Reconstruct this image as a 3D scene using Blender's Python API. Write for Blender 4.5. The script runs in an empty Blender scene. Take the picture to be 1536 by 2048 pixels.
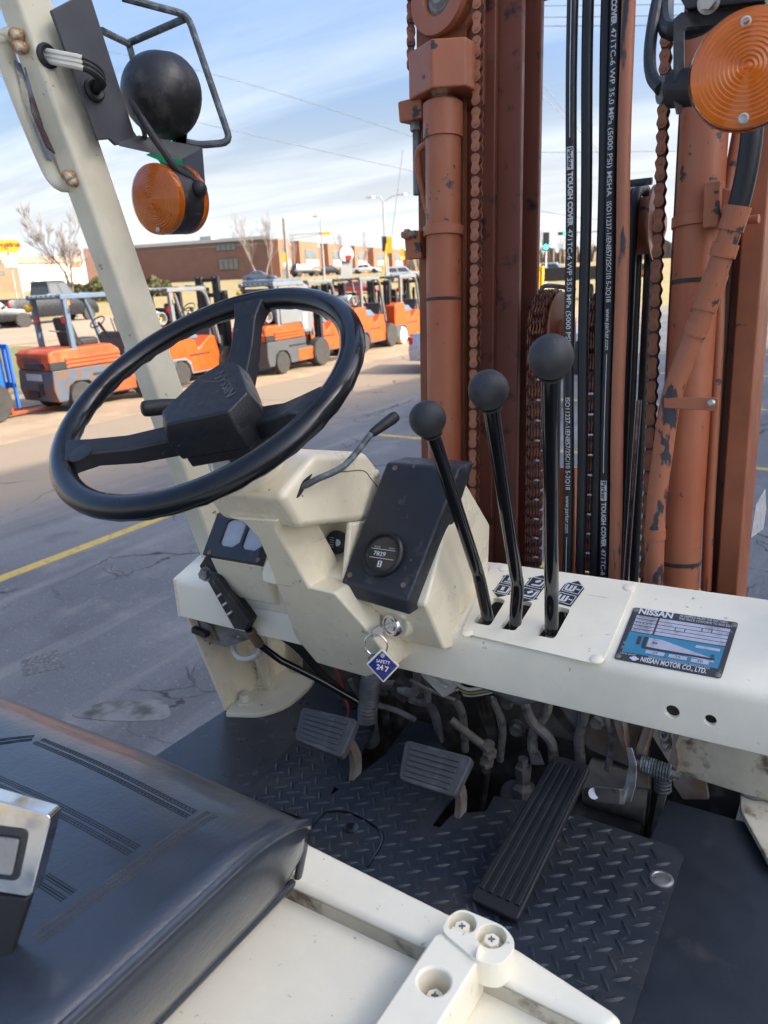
import bpy, bmesh, math, random
from math import sin, cos, tan, pi, radians, sqrt, atan2
from mathutils import Vector as V, Matrix
random.seed(7)
S = bpy.context.scene
COL = S.collection
W_, H_ = 1536.0, 2048.0

# ------------------------------------------------------------------ camera
FPX = 1450.0                       # focal length in photo pixels
CAM_H = 2.25
def basis(yaw, pitch, roll):
    y, p, r = radians(yaw), radians(pitch), radians(roll)
    F = V((-sin(y)*cos(p), cos(y)*cos(p), -sin(p)))
    R0 = V((cos(y), sin(y), 0)); U0 = R0.cross(F)
    return F, R0*cos(r)-U0*sin(r), R0*sin(r)+U0*cos(r)
FW, RW, UW = basis(33.0, 18.3, 2.8)          # view direction in the yard
FT, RT, UT = basis(33.5, 14.75, 3.6)         # the same view in the truck's own tilted frame
CAM = V((0, 0, CAM_H))
cd = bpy.data.cameras.new('camera'); cam = bpy.data.objects.new('camera', cd); COL.objects.link(cam)
cd.sensor_fit = 'VERTICAL'; cd.sensor_height = 36.0; cd.lens = FPX/H_*36.0
cd.clip_start = 0.02; cd.clip_end = 3000
cd.dof.use_dof = True; cd.dof.focus_distance = 0.98; cd.dof.aperture_fstop = 9.5
mw = Matrix((RW, UW, -FW)).transposed().to_4x4(); mw.translation = CAM
cam.matrix_world = mw
S.camera = cam
S.render.resolution_x, S.render.resolution_y = 768, 1024

# ------------------------------------------------------------------ sky and sun
SUN_AZ, SUN_EL = radians(72), radians(31)    # azimuth clockwise from +Y
sd = V((sin(SUN_AZ)*cos(SUN_EL), cos(SUN_AZ)*cos(SUN_EL), sin(SUN_EL)))
sl = bpy.data.lights.new('sun', 'SUN'); sun = bpy.data.objects.new('sun', sl); COL.objects.link(sun)
sl.energy = 2.0; sl.angle = radians(0.53); sl.color = (1.0, 0.88, 0.70)
sun.rotation_euler = (-sd).to_track_quat('-Z', 'Y').to_euler(); sun.location = (20, 10, 30)
wd = bpy.data.worlds.new('World'); S.world = wd; wd.use_nodes = True
nt = wd.node_tree; nt.nodes.clear()
def wn(t, **k):
    n = nt.nodes.new(t)
    for a, b in k.items(): setattr(n, a, b)
    return n
out = wn('ShaderNodeOutputWorld'); bg = wn('ShaderNodeBackground'); bg.inputs[1].default_value = 0.105
sky = wn('ShaderNodeTexSky', sky_type='NISHITA', sun_disc=False, sun_elevation=SUN_EL, sun_rotation=SUN_AZ, air_density=1.0, dust_density=9.0, ozone_density=5.2)
tc = wn('ShaderNodeTexCoord'); sep = wn('ShaderNodeSeparateXYZ'); nt.links.new(tc.outputs['Generated'], sep.inputs[0])
# thin cirrus: the direction is flattened on to a cloud layer, then stretched noise
zc = wn('ShaderNodeMath', operation='MAXIMUM'); zc.inputs[1].default_value = 0.03; nt.links.new(sep.outputs[2], zc.inputs[0])
za = wn('ShaderNodeMath', operation='ADD'); za.inputs[1].default_value = 0.10; nt.links.new(zc.outputs[0], za.inputs[0])
dx = wn('ShaderNodeMath', operation='DIVIDE'); nt.links.new(sep.outputs[0], dx.inputs[0]); nt.links.new(za.outputs[0], dx.inputs[1])
dy = wn('ShaderNodeMath', operation='DIVIDE'); nt.links.new(sep.outputs[1], dy.inputs[0]); nt.links.new(za.outputs[0], dy.inputs[1])
cmb = wn('ShaderNodeCombineXYZ'); nt.links.new(dx.outputs[0], cmb.inputs[0]); nt.links.new(dy.outputs[0], cmb.inputs[1])
mp = wn('ShaderNodeMapping'); mp.inputs['Rotation'].default_value = (0, 0, radians(-38)); mp.inputs['Scale'].default_value = (0.28, 1.15, 1)
nt.links.new(cmb.outputs[0], mp.inputs[0])
nz = wn('ShaderNodeTexNoise'); nz.inputs['Scale'].default_value = 1.25; nz.inputs['Detail'].default_value = 9; nz.inputs['Roughness'].default_value = 0.58; nz.inputs['Distortion'].default_value = 0.5
nt.links.new(mp.outputs[0], nz.inputs['Vector'])
cr = wn('ShaderNodeValToRGB'); cr.color_ramp.elements[0].position = 0.42; cr.color_ramp.elements[1].position = 0.72
nt.links.new(nz.outputs['Fac'], cr.inputs[0])
# more cloud and milky air low down, clearer overhead
lo = wn('ShaderNodeMapRange'); lo.inputs['From Min'].default_value = 0.0; lo.inputs['From Max'].default_value = 0.34; lo.inputs['To Min'].default_value = 0.95; lo.inputs['To Max'].default_value = 0.10
nt.links.new(sep.outputs[2], lo.inputs[0])
cm = wn('ShaderNodeMath', operation='MULTIPLY'); nt.links.new(cr.outputs[0], cm.inputs[0]); nt.links.new(lo.outputs[0], cm.inputs[1])
mx = wn('ShaderNodeMixRGB'); nt.links.new(cm.outputs[0], mx.inputs[0]); nt.links.new(sky.outputs[0], mx.inputs[1]); mx.inputs[2].default_value = (3.0, 3.15, 3.35, 1)
hz = wn('ShaderNodeMapRange'); hz.interpolation_type = 'SMOOTHSTEP'; hz.inputs['From Min'].default_value = 0.0; hz.inputs['From Max'].default_value = 0.24; hz.inputs['To Min'].default_value = 0.85; hz.inputs['To Max'].default_value = 0.0
nt.links.new(sep.outputs[2], hz.inputs[0])
mx2 = wn('ShaderNodeMixRGB'); nt.links.new(hz.outputs[0], mx2.inputs[0]); nt.links.new(mx.outputs[0], mx2.inputs[1]); mx2.inputs[2].default_value = (2.75, 2.9, 3.05, 1)
nt.links.new(mx2.outputs[0], bg.inputs[0]); nt.links.new(bg.outputs[0], out.inputs[0])
S.view_settings.view_transform = 'Standard'; S.view_settings.look = 'None'; S.view_settings.gamma = 1
S.view_settings.exposure = 2.08
S.view_settings.use_curve_mapping = False
S.render.engine = 'CYCLES'

# ------------------------------------------------------------------ pixels of the photograph to real places
def rayW(px, py): return FW + RW*((px-768)/FPX) - UW*((py-1024)/FPX)
def rayT(px, py): return FT + RT*((px-768)/FPX) - UT*((py-1024)/FPX)
def G(px, py, z=0.0):                       # yard point at height z
    d = rayW(px, py); return CAM + d*((z-CAM_H)/d.z)
def WD(px, py, dist):                       # yard point at a horizontal distance
    d = rayW(px, py); return CAM + d*(dist/sqrt(d.x*d.x+d.y*d.y))
def TZ(px, py, z): d = rayT(px, py); return d*(z/d.z)
def TY(px, py, y): d = rayT(px, py); return d*(y/d.y)
def TX(px, py, x): d = rayT(px, py); return d*(x/d.x)
def TD(px, py, t): return rayT(px, py)*t
def TP(px, py, p, n): d = rayT(px, py); return d*(p.dot(n)/d.dot(n))
MT = (Matrix((RW, UW, FW)).transposed() @ Matrix((RT, UT, FT))).to_4x4(); MT.translation = CAM   # truck frame in the yard
MI = Matrix.Identity(4)

# ------------------------------------------------------------------ mesh helpers
class MB:
    def __init__(s): s.v = []; s.f = []; s.m = []; s.cm = 0
    def add(s, vs, fs):
        o = len(s.v); s.v += [V(p) for p in vs]; s.f += [tuple(i+o for i in f) for f in fs]; s.m += [s.cm]*len(fs); return s
    def mat(s, i): s.cm = i; return s
    def box(s, c, d, R=None):
        c = V(c); P = []
        for z in (-.5, .5):
            for x, y in ((-.5, -.5), (.5, -.5), (.5, .5), (-.5, .5)):
                q = V((x*d[0], y*d[1], z*d[2])); P.append(c + (R @ q if R else q))
        return s.add(P, [(3, 2, 1, 0), (4, 5, 6, 7), (0, 1, 5, 4), (1, 2, 6, 5), (2, 3, 7, 6), (3, 0, 4, 7)])
    def span(s, a, b):
        a, b = V(a), V(b); return s.box((a+b)/2, [abs(b[i]-a[i]) for i in range(3)])
    def prism(s, poly, vec):
        n = len(poly); vec = V(vec); P = [V(p) for p in poly]
        return s.add(P+[p+vec for p in P], [tuple(range(n-1, -1, -1)), tuple(range(n, 2*n))] + [(i, (i+1) % n, n+(i+1) % n, n+i) for i in range(n)])
    def loft(s, rings, caps=True, closed=False):
        n = len(rings[0]); P = [V(p) for r in rings for p in r]; k = len(rings); F = []
        for j in range(k if closed else k-1):
            a, b = j*n, ((j+1) % k)*n
            F += [(a+i, a+(i+1) % n, b+(i+1) % n, b+i) for i in range(n)]
        if caps and not closed: F += [tuple(range(n-1, -1, -1)), tuple(range((k-1)*n, k*n))]
        return s.add(P, F)
    def tube(s, pts, r, n=10, caps=True, closed=False):
        pts = [V(p) for p in pts]; k = len(pts); rs = r if isinstance(r, (list, tuple)) else [r]*k
        up = None; rings = []
        for i, p in enumerate(pts):
            if closed: t = pts[(i+1) % k]-pts[i-1]
            else: t = pts[min(i+1, k-1)]-pts[max(i-1, 0)]
            t.normalize()
            if up is None: up = t.orthogonal().normalized()
            up = (up - t*up.dot(t)).normalized(); b = t.cross(up)
            rings.append([p + (up*cos(2*pi*j/n) + b*sin(2*pi*j/n))*rs[i] for j in range(n)])
        return s.loft(rings, caps, closed)
    def lathe(s, prof, o, ax, n=24, caps=True):
        o, ax = V(o), V(ax).normalized(); u = ax.orthogonal().normalized(); w = ax.cross(u)
        return s.loft([[o + ax*z + (u*cos(2*pi*j/n)+w*sin(2*pi*j/n))*max(r, 1e-5) for j in range(n)] for r, z in prof], caps)
    def cyl(s, a, b, r, n=16): 
        a, b = V(a), V(b); return s.lathe([(r, 0), (r, (b-a).length)], a, b-a, n)
    def ball(s, c, r, n=20, k=10, sc=1.0):
        return s.lathe([(r*sin(pi*i/k), -r*sc*cos(pi*i/k)) for i in range(k+1)], c, (0, 0, 1), n)
    def hexb(s, c, ax, r, h):                # bolt: washer and hexagon head
        c, ax = V(c), V(ax).normalized()
        s.lathe([(r*1.45, 0), (r*1.45, h*.22)], c, ax, 18); u = ax.orthogonal().normalized(); w = ax.cross(u)
        return s.prism([c+ax*h*.22+(u*cos(i*pi/3)+w*sin(i*pi/3))*r for i in range(6)], ax*h*.8)
    def build(s, name, mats, parent=None, M=None, bevel=0, seg=2, ang=35, flat=False):
        if M is None: M = MT if (parent is not None and parent.get('tf')) else MI
        lo = V([min(v[i] for v in s.v) for i in range(3)]); hi = V([max(v[i] for v in s.v) for i in range(3)]); c = (lo+hi)/2
        me = bpy.data.meshes.new(name); me.from_pydata([v-c for v in s.v], [], s.f)
        for i, p in enumerate(me.polygons): p.material_index = s.m[i]
        for m in (mats if isinstance(mats, (list, tuple)) else [mats]): me.materials.append(MATS[m] if isinstance(m, str) else m)
        bm = bmesh.new(); bm.from_mesh(me); bmesh.ops.remove_doubles(bm, verts=bm.verts, dist=1e-6); bmesh.ops.recalc_face_normals(bm, faces=bm.faces); bm.to_mesh(me); bm.free()
        if not flat:
            me.polygons.foreach_set('use_smooth', [True]*len(me.polygons)); me.set_sharp_from_angle(angle=radians(ang))
        o = bpy.data.objects.new(name, me); COL.objects.link(o)
        put(o, parent, M @ Matrix.Translation(c))
        if parent is not None and parent.get('tf'): o['tf'] = 1
        if bevel:
            b = o.modifiers.new('bevel', 'BEVEL'); b.width = bevel; b.segments = seg; b.limit_method = 'ANGLE'; b.angle_limit = radians(ang); b.harden_normals = True
        return o
WM = {}
def put(o, parent, M):
    WM[o] = M
    if parent is not None:
        o.parent = parent; o.matrix_parent_inverse = Matrix.Identity(4); o.matrix_basis = WM[parent].inverted() @ M
    else: o.matrix_basis = M
def empty(name, M, tf=False):
    o = bpy.data.objects.new(name, None); o.empty_display_size = .1; COL.objects.link(o); put(o, None, M)
    if tf: o['tf'] = 1
    return o
def tag(o, label=None, cat=None, group=None, kind=None):
    for k, x in (('label', label), ('category', cat), ('group', group), ('kind', kind)):
        if x: o[k] = x
    return o
def copy_tree(o, M, parent=None):
    c = o.copy(); COL.objects.link(c)
    if parent is None: put(c, None, M)
    else: c.parent = parent; WM[c] = WM[parent] @ c.matrix_basis
    for ch in list(o.children): copy_tree(ch, None, c)
    return c
def clone(o, parent, M):                    # same mesh, new place
    c = o.copy(); COL.objects.link(c); put(c, parent, M); return c
def rounded(poly, r, k=4, idx=None):        # round the corners of a flat 3D polygon
    out = []; n = len(poly); P = [V(p) for p in poly]
    for i, p in enumerate(P):
        a, b = P[i-1]-p, P[(i+1) % n]-p
        rr = r[i] if isinstance(r, (list, tuple)) else r
        if rr <= 0: out.append(p); continue
        t = min(rr, a.length*.45, b.length*.45); a = p+a.normalized()*t; b = p+b.normalized()*t
        for j in range(k+1):
            s = j/k; out.append(a*(1-s)**2 + p*2*s*(1-s) + b*s*s)
    return out
def smooth_path(pts, k=6):                  # Catmull-Rom
    P = [V(p) for p in pts]; P = [P[0]*2-P[1]]+P+[P[-1]*2-P[-2]]; out = []
    for i in range(1, len(P)-2):
        for j in range(k):
            t = j/k; a, b, c, d = P[i-1], P[i], P[i+1], P[i+2]
            out.append(.5*((2*b)+(c-a)*t+(2*a-5*b+4*c-d)*t*t+(3*b-a-3*c+d)*t**3))
    return out+[P[-2]]
def text2d(s, size, cuts=0, res=3, bold=0.0, xs=1.0):
    cu = bpy.data.curves.new('t', 'FONT'); cu.body = s; cu.size = size; cu.resolution_u = res; cu.offset = bold; cu.align_x = 'CENTER'; cu.align_y = 'CENTER'
    o = bpy.data.objects.new('t', cu); COL.objects.link(o)
    dg = bpy.context.evaluated_depsgraph_get(); me = bpy.data.meshes.new_from_object(o.evaluated_get(dg))
    bm = bmesh.new(); bm.from_mesh(me)
    if cuts:
        for i in range(cuts):
            y = size*(-.45+.9*(i+.5)/cuts)
            bmesh.ops.bisect_plane(bm, geom=bm.verts[:]+bm.edges[:]+bm.faces[:], plane_co=(0, y, 0), plane_no=(0, 1, 0))
    bm.verts.index_update(); vs = [(v.co.x*xs, v.co.y) for v in bm.verts]; fs = [tuple(v.index for v in f.verts) for f in bm.faces]
    bm.free(); bpy.data.objects.remove(o); bpy.data.curves.remove(cu); bpy.data.meshes.remove(me)
    x0 = min((v[0] for v in vs), default=0); x1 = max((v[0] for v in vs), default=0)
    return vs, fs, x0, x1
def flat_text(mb, s, size, o, ex, ey, bold=0.0, width=None, xs=1.0):   # lettering on a flat face
    vs, fs, x0, x1 = text2d(s, size, bold=bold, xs=xs)
    k = width/(x1-x0) if width else 1.0
    ex, ey = V(ex).normalized(), V(ey).normalized()
    mb.add([V(o)+ex*(x-(x0+x1)/2)*k+ey*y for x, y in vs], fs)

# ------------------------------------------------------------------ materials
MATS = {}
def mat(name, col, rough=.5, scuff=None, wrinkle=0, metal=0, var=.12, scale=6, col2=None, s2=30, t2=.62, w2=.03, st2=(1, 1, 1), r2=None, m2=0, bump=0, bscale=80, coat=0, spec=.5, col3=None, s3=9, t3=.62, w3=.15, rvar=.1, alpha=None, trans=0, ior=1.45, emit=None, estr=0):
    m = bpy.data.materials.new(name); m.use_nodes = True; t = m.node_tree; L = t.links.new; b = t.nodes['Principled BSDF']
    N = t.nodes.new
    co = N('ShaderNodeTexCoord'); n1 = N('ShaderNodeTexNoise'); n1.inputs['Scale'].default_value = scale; n1.inputs['Detail'].default_value = 6; L(co.outputs['Object'], n1.inputs['Vector'])
    mr = N('ShaderNodeMapRange'); mr.inputs[1].default_value = .25; mr.inputs[2].default_value = .75; mr.inputs[3].default_value = 1-var; mr.inputs[4].default_value = 1+var; L(n1.outputs[0], mr.inputs[0])
    mul = N('ShaderNodeVectorMath'); mul.operation = 'SCALE'; mul.inputs[0].default_value = col[:3]; L(mr.outputs[0], mul.inputs['Scale'])
    cur = mul.outputs[0]
    def layer(cur, c, s, th, w, st, seed):
        mp = N('ShaderNodeMapping'); mp.inputs['Location'].default_value = (seed, seed*2, 0); mp.inputs['Scale'].default_value = st; L(co.outputs['Object'], mp.inputs[0])
        n = N('ShaderNodeTexNoise'); n.inputs['Scale'].default_value = s; n.inputs['Detail'].default_value = 8; n.inputs['Roughness'].default_value = .6; L(mp.outputs[0], n.inputs['Vector'])
        r = N('ShaderNodeMapRange'); r.inputs[1].default_value = th-w; r.inputs[2].default_value = th+w; L(n.outputs[0], r.inputs[0])
        x = N('ShaderNodeMixRGB'); L(r.outputs[0], x.inputs[0]); L(cur, x.inputs[1]); x.inputs[2].default_value = (*c[:3], 1)
        return x.outputs[0], r.outputs[0]
    fac = None
    if col3: cur, _ = layer(cur, col3, s3, t3, w3, (1, 1, 1), 3.1)
    if col2: cur, fac = layer(cur, col2, s2, t2, w2, st2, 7.7)
    if scuff:
        for k, st in enumerate(((3, 90, 40), (70, 4, 60), (60, 80, 3))):
            x, f_ = layer(cur, scuff, 1.0, .685, .012, st, 11.3+k); cur = x
    L(cur, b.inputs['Base Color'])
    n4 = N('ShaderNodeTexNoise'); n4.inputs['Scale'].default_value = scale*4; n4.inputs['Detail'].default_value = 5; L(co.outputs['Object'], n4.inputs['Vector'])
    rr = N('ShaderNodeMapRange'); rr.inputs[1].default_value = .3; rr.inputs[2].default_value = .7; rr.inputs[3].default_value = max(.02, rough-rvar); rr.inputs[4].default_value = min(1, rough+rvar); L(n4.outputs[0], rr.inputs[0])
    if r2 is not None and fac is not None:
        q = N('ShaderNodeMix'); L(fac, q.inputs[0]); L(rr.outputs[0], q.inputs[2]); q.inputs[3].default_value = r2; L(q.outputs[0], b.inputs['Roughness'])
    else: L(rr.outputs[0], b.inputs['Roughness'])
    b.inputs['Metallic'].default_value = metal
    b.inputs['Coat Weight'].default_value = coat; b.inputs['Coat Roughness'].default_value = .12; b.inputs['Specular IOR Level'].default_value = spec
    b.inputs['Transmission Weight'].default_value = trans; b.inputs['IOR'].default_value = ior
    if emit: b.inputs['Emission Color'].default_value = (*emit, 1); b.inputs['Emission Strength'].default_value = estr
    if bump or (fac is not None):
        bn = N('ShaderNodeTexNoise'); bn.inputs['Scale'].default_value = bscale; bn.inputs['Detail'].default_value = 4; L(co.outputs['Object'], bn.inputs['Vector'])
        bp = N('ShaderNodeBump'); bp.inputs['Distance'].default_value = .002; bp.inputs['Strength'].default_value = bump; L(bn.outputs[0], bp.inputs['Height'])
        last = bp
        if fac is not None:
            b2 = N('ShaderNodeBump'); b2.inputs['Distance'].default_value = .0006; b2.inputs['Strength'].default_value = .5; b2.invert = True; L(fac, b2.inputs['Height']); L(bp.outputs[0], b2.inputs['Normal']); last = b2
        if wrinkle:
            wm = N('ShaderNodeMapping'); wm.inputs['Rotation'].default_value = (0, 0, .5); wm.inputs['Scale'].default_value = (1, .45, 1); L(co.outputs['Object'], wm.inputs[0])
            wz = N('ShaderNodeTexNoise'); wz.inputs['Scale'].default_value = 26; wz.inputs['Detail'].default_value = 5; wz.inputs['Distortion'].default_value = 1.6; L(wm.outputs[0], wz.inputs['Vector'])
            wb = N('ShaderNodeBump'); wb.inputs['Distance'].default_value = .006; wb.inputs['Strength'].default_value = wrinkle; L(wz.outputs[0], wb.inputs['Height']); L(last.outputs[0], wb.inputs['Normal']); last = wb
        L(last.outputs[0], b.inputs['Normal'])
    MATS[name] = m; return m
RUST = (.13, .055, .02)
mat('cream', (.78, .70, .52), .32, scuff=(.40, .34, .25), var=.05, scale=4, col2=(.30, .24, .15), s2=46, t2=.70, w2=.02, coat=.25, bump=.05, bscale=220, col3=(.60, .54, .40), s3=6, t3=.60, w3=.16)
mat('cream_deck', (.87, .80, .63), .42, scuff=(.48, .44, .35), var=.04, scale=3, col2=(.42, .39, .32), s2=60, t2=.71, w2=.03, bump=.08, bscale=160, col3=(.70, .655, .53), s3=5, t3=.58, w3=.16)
mat('cream_worn', (.66, .62, .48), .42, var=.07, scale=5, col2=(.16, .09, .05), s2=26, t2=.665, w2=.02, bump=.1, bscale=150, col3=(.52, .47, .35), s3=7, t3=.58, w3=.15)
mat('cream_dirty', (.52, .48, .37), .6, var=.15, scale=9, col2=(.12, .09, .06), s2=24, t2=.60, w2=.06, bump=.2, bscale=120, col3=(.35, .31, .24), s3=9, t3=.5, w3=.2)
mat('rust_weld', (.30, .14, .05), .8, var=.3, scale=60, col2=(.62, .57, .44), s2=70, t2=.52, w2=.08, bump=.5, bscale=200)
mat('bare_patch', (.07, .04, .04), .6, var=.3, scale=30, col2=(.17, .19, .24), s2=22, t2=.55, w2=.1)
mat('primer_edge', (.22, .24, .30), .5, var=.2, scale=20, col2=(.64, .60, .47), s2=25, t2=.52, w2=.04)
mat('rubber_rim', (.006, .007, .009), .20, var=.2, scale=12, bump=.05, bscale=120, coat=.15, spec=.45)
mat('rubber', (.016, .016, .018), .55, var=.25, scale=15, bump=.15, bscale=200)
mat('rubber_worn', (.055, .056, .06), .6, var=.3, scale=18, col2=(.13, .13, .13), s2=26, t2=.63, w2=.1, bump=.25, bscale=180)
mat('knob', (.032, .032, .035), .55, scuff=(.09, .09, .09), var=.15, scale=25, bump=.08, bscale=300)
mat('black_gloss', (.006, .006, .007), .12, var=.1, scale=10, coat=.6)
mat('black_plastic', (.013, .014, .017), .42, scuff=(.06, .06, .065), var=.2, scale=25, col2=(.035, .036, .04), s2=40, t2=.68, w2=.06, bump=.2, bscale=400)
mat('panel_black', (.020, .023, .030), .45, scuff=(.10, .10, .11), var=.2, scale=20, col2=(.075, .078, .085), s2=30, t2=.66, w2=.08, bump=.18, bscale=500)
mat('lamp_black', (.016, .016, .018), .45, scuff=(.09, .085, .08), var=.3, scale=18, col2=(.07, .065, .06), s2=28, t2=.6, w2=.1, bump=.1, bscale=120)
mat('bracket_grey', (.055, .058, .065), .45, var=.18, scale=12, col2=(.10, .065, .04), s2=40, t2=.7, w2=.04, bump=.1, bscale=200)
mat('rod_grey', (.07, .08, .085), .5, var=.25, scale=30, col2=(.20, .24, .25), s2=60, t2=.58, w2=.1, bump=.15, bscale=300)
mat('vinyl', (.020, .026, .038), .33, wrinkle=.11, var=.2, scale=8, bump=.22, bscale=260, spec=1.0, rvar=.05, coat=.35)
mat('vinyl_seam', (.009, .011, .016), .55, var=.2, scale=8)
mat('floor_plate', (.017, .023, .034), .48, scuff=(.08, .085, .09), var=.25, scale=7, col2=(.09, .10, .11), s2=80, t2=.68, w2=.06, bump=.15, bscale=160, col3=(.045, .045, .045), s3=7, t3=.58, w3=.12, rvar=.08)
mat('floor_flat', (.032, .038, .048), .32, var=.2, scale=5, col2=(.11, .11, .11), s2=50, t2=.68, w2=.08, bump=.06, bscale=200, rvar=.08)
mat('floor_right', (.012, .017, .026), .5, var=.25, scale=6, col2=(.05, .047, .042), s2=14, t2=.70, w2=.10, bump=.12, bscale=200)
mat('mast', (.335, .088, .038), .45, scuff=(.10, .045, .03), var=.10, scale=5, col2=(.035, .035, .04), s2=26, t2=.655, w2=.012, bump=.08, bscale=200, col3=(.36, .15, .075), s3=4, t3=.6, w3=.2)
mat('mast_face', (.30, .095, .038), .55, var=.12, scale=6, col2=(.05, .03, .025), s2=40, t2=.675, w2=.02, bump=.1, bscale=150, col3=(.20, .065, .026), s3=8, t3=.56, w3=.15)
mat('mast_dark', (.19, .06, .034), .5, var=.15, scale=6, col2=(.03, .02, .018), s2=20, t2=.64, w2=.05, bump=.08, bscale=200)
mat('mast_shine', (.24, .15, .11), .5, metal=0, var=.2, scale=8, col2=(.08, .05, .04), s2=30, t2=.64, w2=.05)
mat('hose_peel', (.34, .12, .06), .5, var=.1, scale=9, col2=(.03, .034, .042), s2=24, t2=.56, w2=.012, st2=(1, 1, .45), bump=.12, bscale=250)
mat('hose_peel2', (.36, .135, .07), .55, var=.1, scale=9, col2=(.035, .037, .042), s2=22, t2=.60, w2=.02, st2=(1, 1, .2), bump=.3, bscale=420)
mat('chain', (.36, .14, .07), .5, var=.25, scale=40, col2=(.045, .045, .05), s2=90, t2=.60, w2=.05, spec=.6, bump=.2, bscale=200)
mat('chain_inner', (.10, .036, .02), .6, var=.3, scale=40)  # chain colour darkened, painting in the shade between the plates
mat('chain_rust', (.26, .085, .04), .55, var=.3, scale=40, col2=(.03, .025, .024), s2=60, t2=.56, w2=.08, bump=.2, bscale=200)
mat('hose', (.013, .014, .017), .42, var=.15, scale=12, bump=.12, bscale=300, spec=.45)
mat('print', (.52, .53, .54), .6, var=.1, scale=60)
mat('steel', (.42, .42, .42), .38, metal=.85, var=.25, scale=18, col2=(.16, .11, .07), s2=40, t2=.62, w2=.08)
mat('steel_dull', (.22, .22, .21), .55, metal=.3, var=.3, scale=22, col2=(.10, .075, .05), s2=30, t2=.55, w2=.12, bump=.2, bscale=160)
mat('chrome', (.72, .72, .73), .16, metal=1, var=.08, scale=14)
mat('rust_plate', (.14, .09, .055), .7, var=.35, scale=14, col2=(.19, .19, .18), s2=11, t2=.53, w2=.1, bump=.4, bscale=90)
mat('grime', (.026, .022, .018), .75, var=.4, scale=14, col2=(.10, .085, .07), s2=18, t2=.6, w2=.12, bump=.5, bscale=80)
mat('grime_cream', (.19, .17, .14), .7, var=.3, scale=9, col2=(.05, .04, .03), s2=12, t2=.54, w2=.14, bump=.3, bscale=100)
mat('dust_pipe', (.16, .15, .145), .7, var=.3, scale=24, col2=(.06, .05, .045), s2=40, t2=.58, w2=.1, bump=.2, bscale=160)
mat('tape', (.085, .085, .095), .5, var=.3, scale=22, col2=(.16, .16, .165), s2=20, t2=.56, w2=.12, bump=.5, bscale=90)
mat('white_plastic', (.50, .49, .46), .5, var=.15, scale=18, col2=(.24, .22, .18), s2=20, t2=.6, w2=.12)
mat('amber', (.88, .20, .008), .10, var=.1, scale=10, trans=.55, ior=1.45, coat=.4)
mat('amber_ring', (.62, .12, .008), .18, var=.15, scale=10, trans=.25)
mat('decal_black', (.022, .023, .028), .5, var=.2, scale=60)
mat('decal_white', (.62, .63, .64), .5, var=.1, scale=40)
mat('plate_alu', (.50, .51, .58), .45, metal=.2, var=.12, scale=60, col2=(.25, .26, .29), s2=50, t2=.62, w2=.08)
mat('plate_blue', (.045, .23, .36), .45, var=.12, scale=40, col2=(.02, .05, .08), s2=60, t2=.66, w2=.05)
mat('plate_black', (.045, .047, .052), .5, var=.25, scale=40, col2=(.25, .25, .26), s2=90, t2=.66, w2=.05)
mat('tag_blue', (.012, .022, .17), .25, var=.08, scale=40, coat=.3)
mat('tag_cream', (.72, .68, .52), .4, var=.05, scale=40)
mat('red_paint', (.45, .02, .02), .45)
mat('gauge_glass', (.34, .36, .40), .2, var=.15, scale=30)
mat('gauge_dark', (.02, .022, .026), .15, var=.15, scale=30, coat=.5)
mat('green_tape', (.015, .33, .13), .4, var=.1, scale=20)
mat('wire_white', (.60, .58, .50), .5, var=.1, scale=30)
mat('wire_red', (.28, .03, .03), .5)
mat('wire_yellow', (.45, .36, .06), .5)
mat('sticker', (.48, .47, .48), .5, var=.15, scale=40, col2=(.22, .22, .23), s2=60, t2=.58, w2=.1)

# ================================================================== the truck we stand on
def cut(o, cutters):                        # carve holes: every cutter is an MB in the same frame as o's own build frame
    for mb, M in cutters:
        c = mb.build('cutter', [o.data.materials[0]], None, M=M)
        md = o.modifiers.new('b', 'BOOLEAN'); md.operation = 'DIFFERENCE'; md.object = c; md.solver = 'EXACT'
        while o.modifiers[0].name != md.name: bpy.ops.object.select_all(action='DESELECT') if False else o.modifiers.move(len(o.modifiers)-1, 0)
        bpy.context.view_layer.update(); dg = bpy.context.evaluated_depsgraph_get()
        rest = [m for m in o.modifiers if m.type != 'BOOLEAN']
        vis = [m.show_viewport for m in rest]
        for m in rest: m.show_viewport = False
        dg = bpy.context.evaluated_depsgraph_get()
        me = bpy.data.meshes.new_from_object(o.evaluated_get(dg)); old = o.data; nm = old.name
        o.modifiers.remove(o.modifiers[md.name]); o.data = me; bpy.data.meshes.remove(old); me.name = nm
        for m, x in zip(rest, vis): m.show_viewport = x
        me.polygons.foreach_set('use_smooth', [True]*len(me.polygons)); me.set_sharp_from_angle(angle=radians(35))
        cm = c.data; bpy.data.objects.remove(c); bpy.data.meshes.remove(cm)

truck = empty('forklift_truck', MT @ Matrix.Translation((-.45, .3, -2.2)), tf=True)
tag(truck, 'cream forklift with rust-orange mast, black steering wheel and three control levers', 'forklift')
Xa, Ya, Za = V((1, 0, 0)), V((0, 1, 0)), V((0, 0, 1))
CPo, CPn = V((0, .871, -.45)), V((0, -.35, 1)).normalized(); CPy = V((0, 1, .35)).normalized()
def CP(px, py, h=0): return TP(px, py, CPo+CPn*h, CPn)
FZ = -.775

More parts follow.
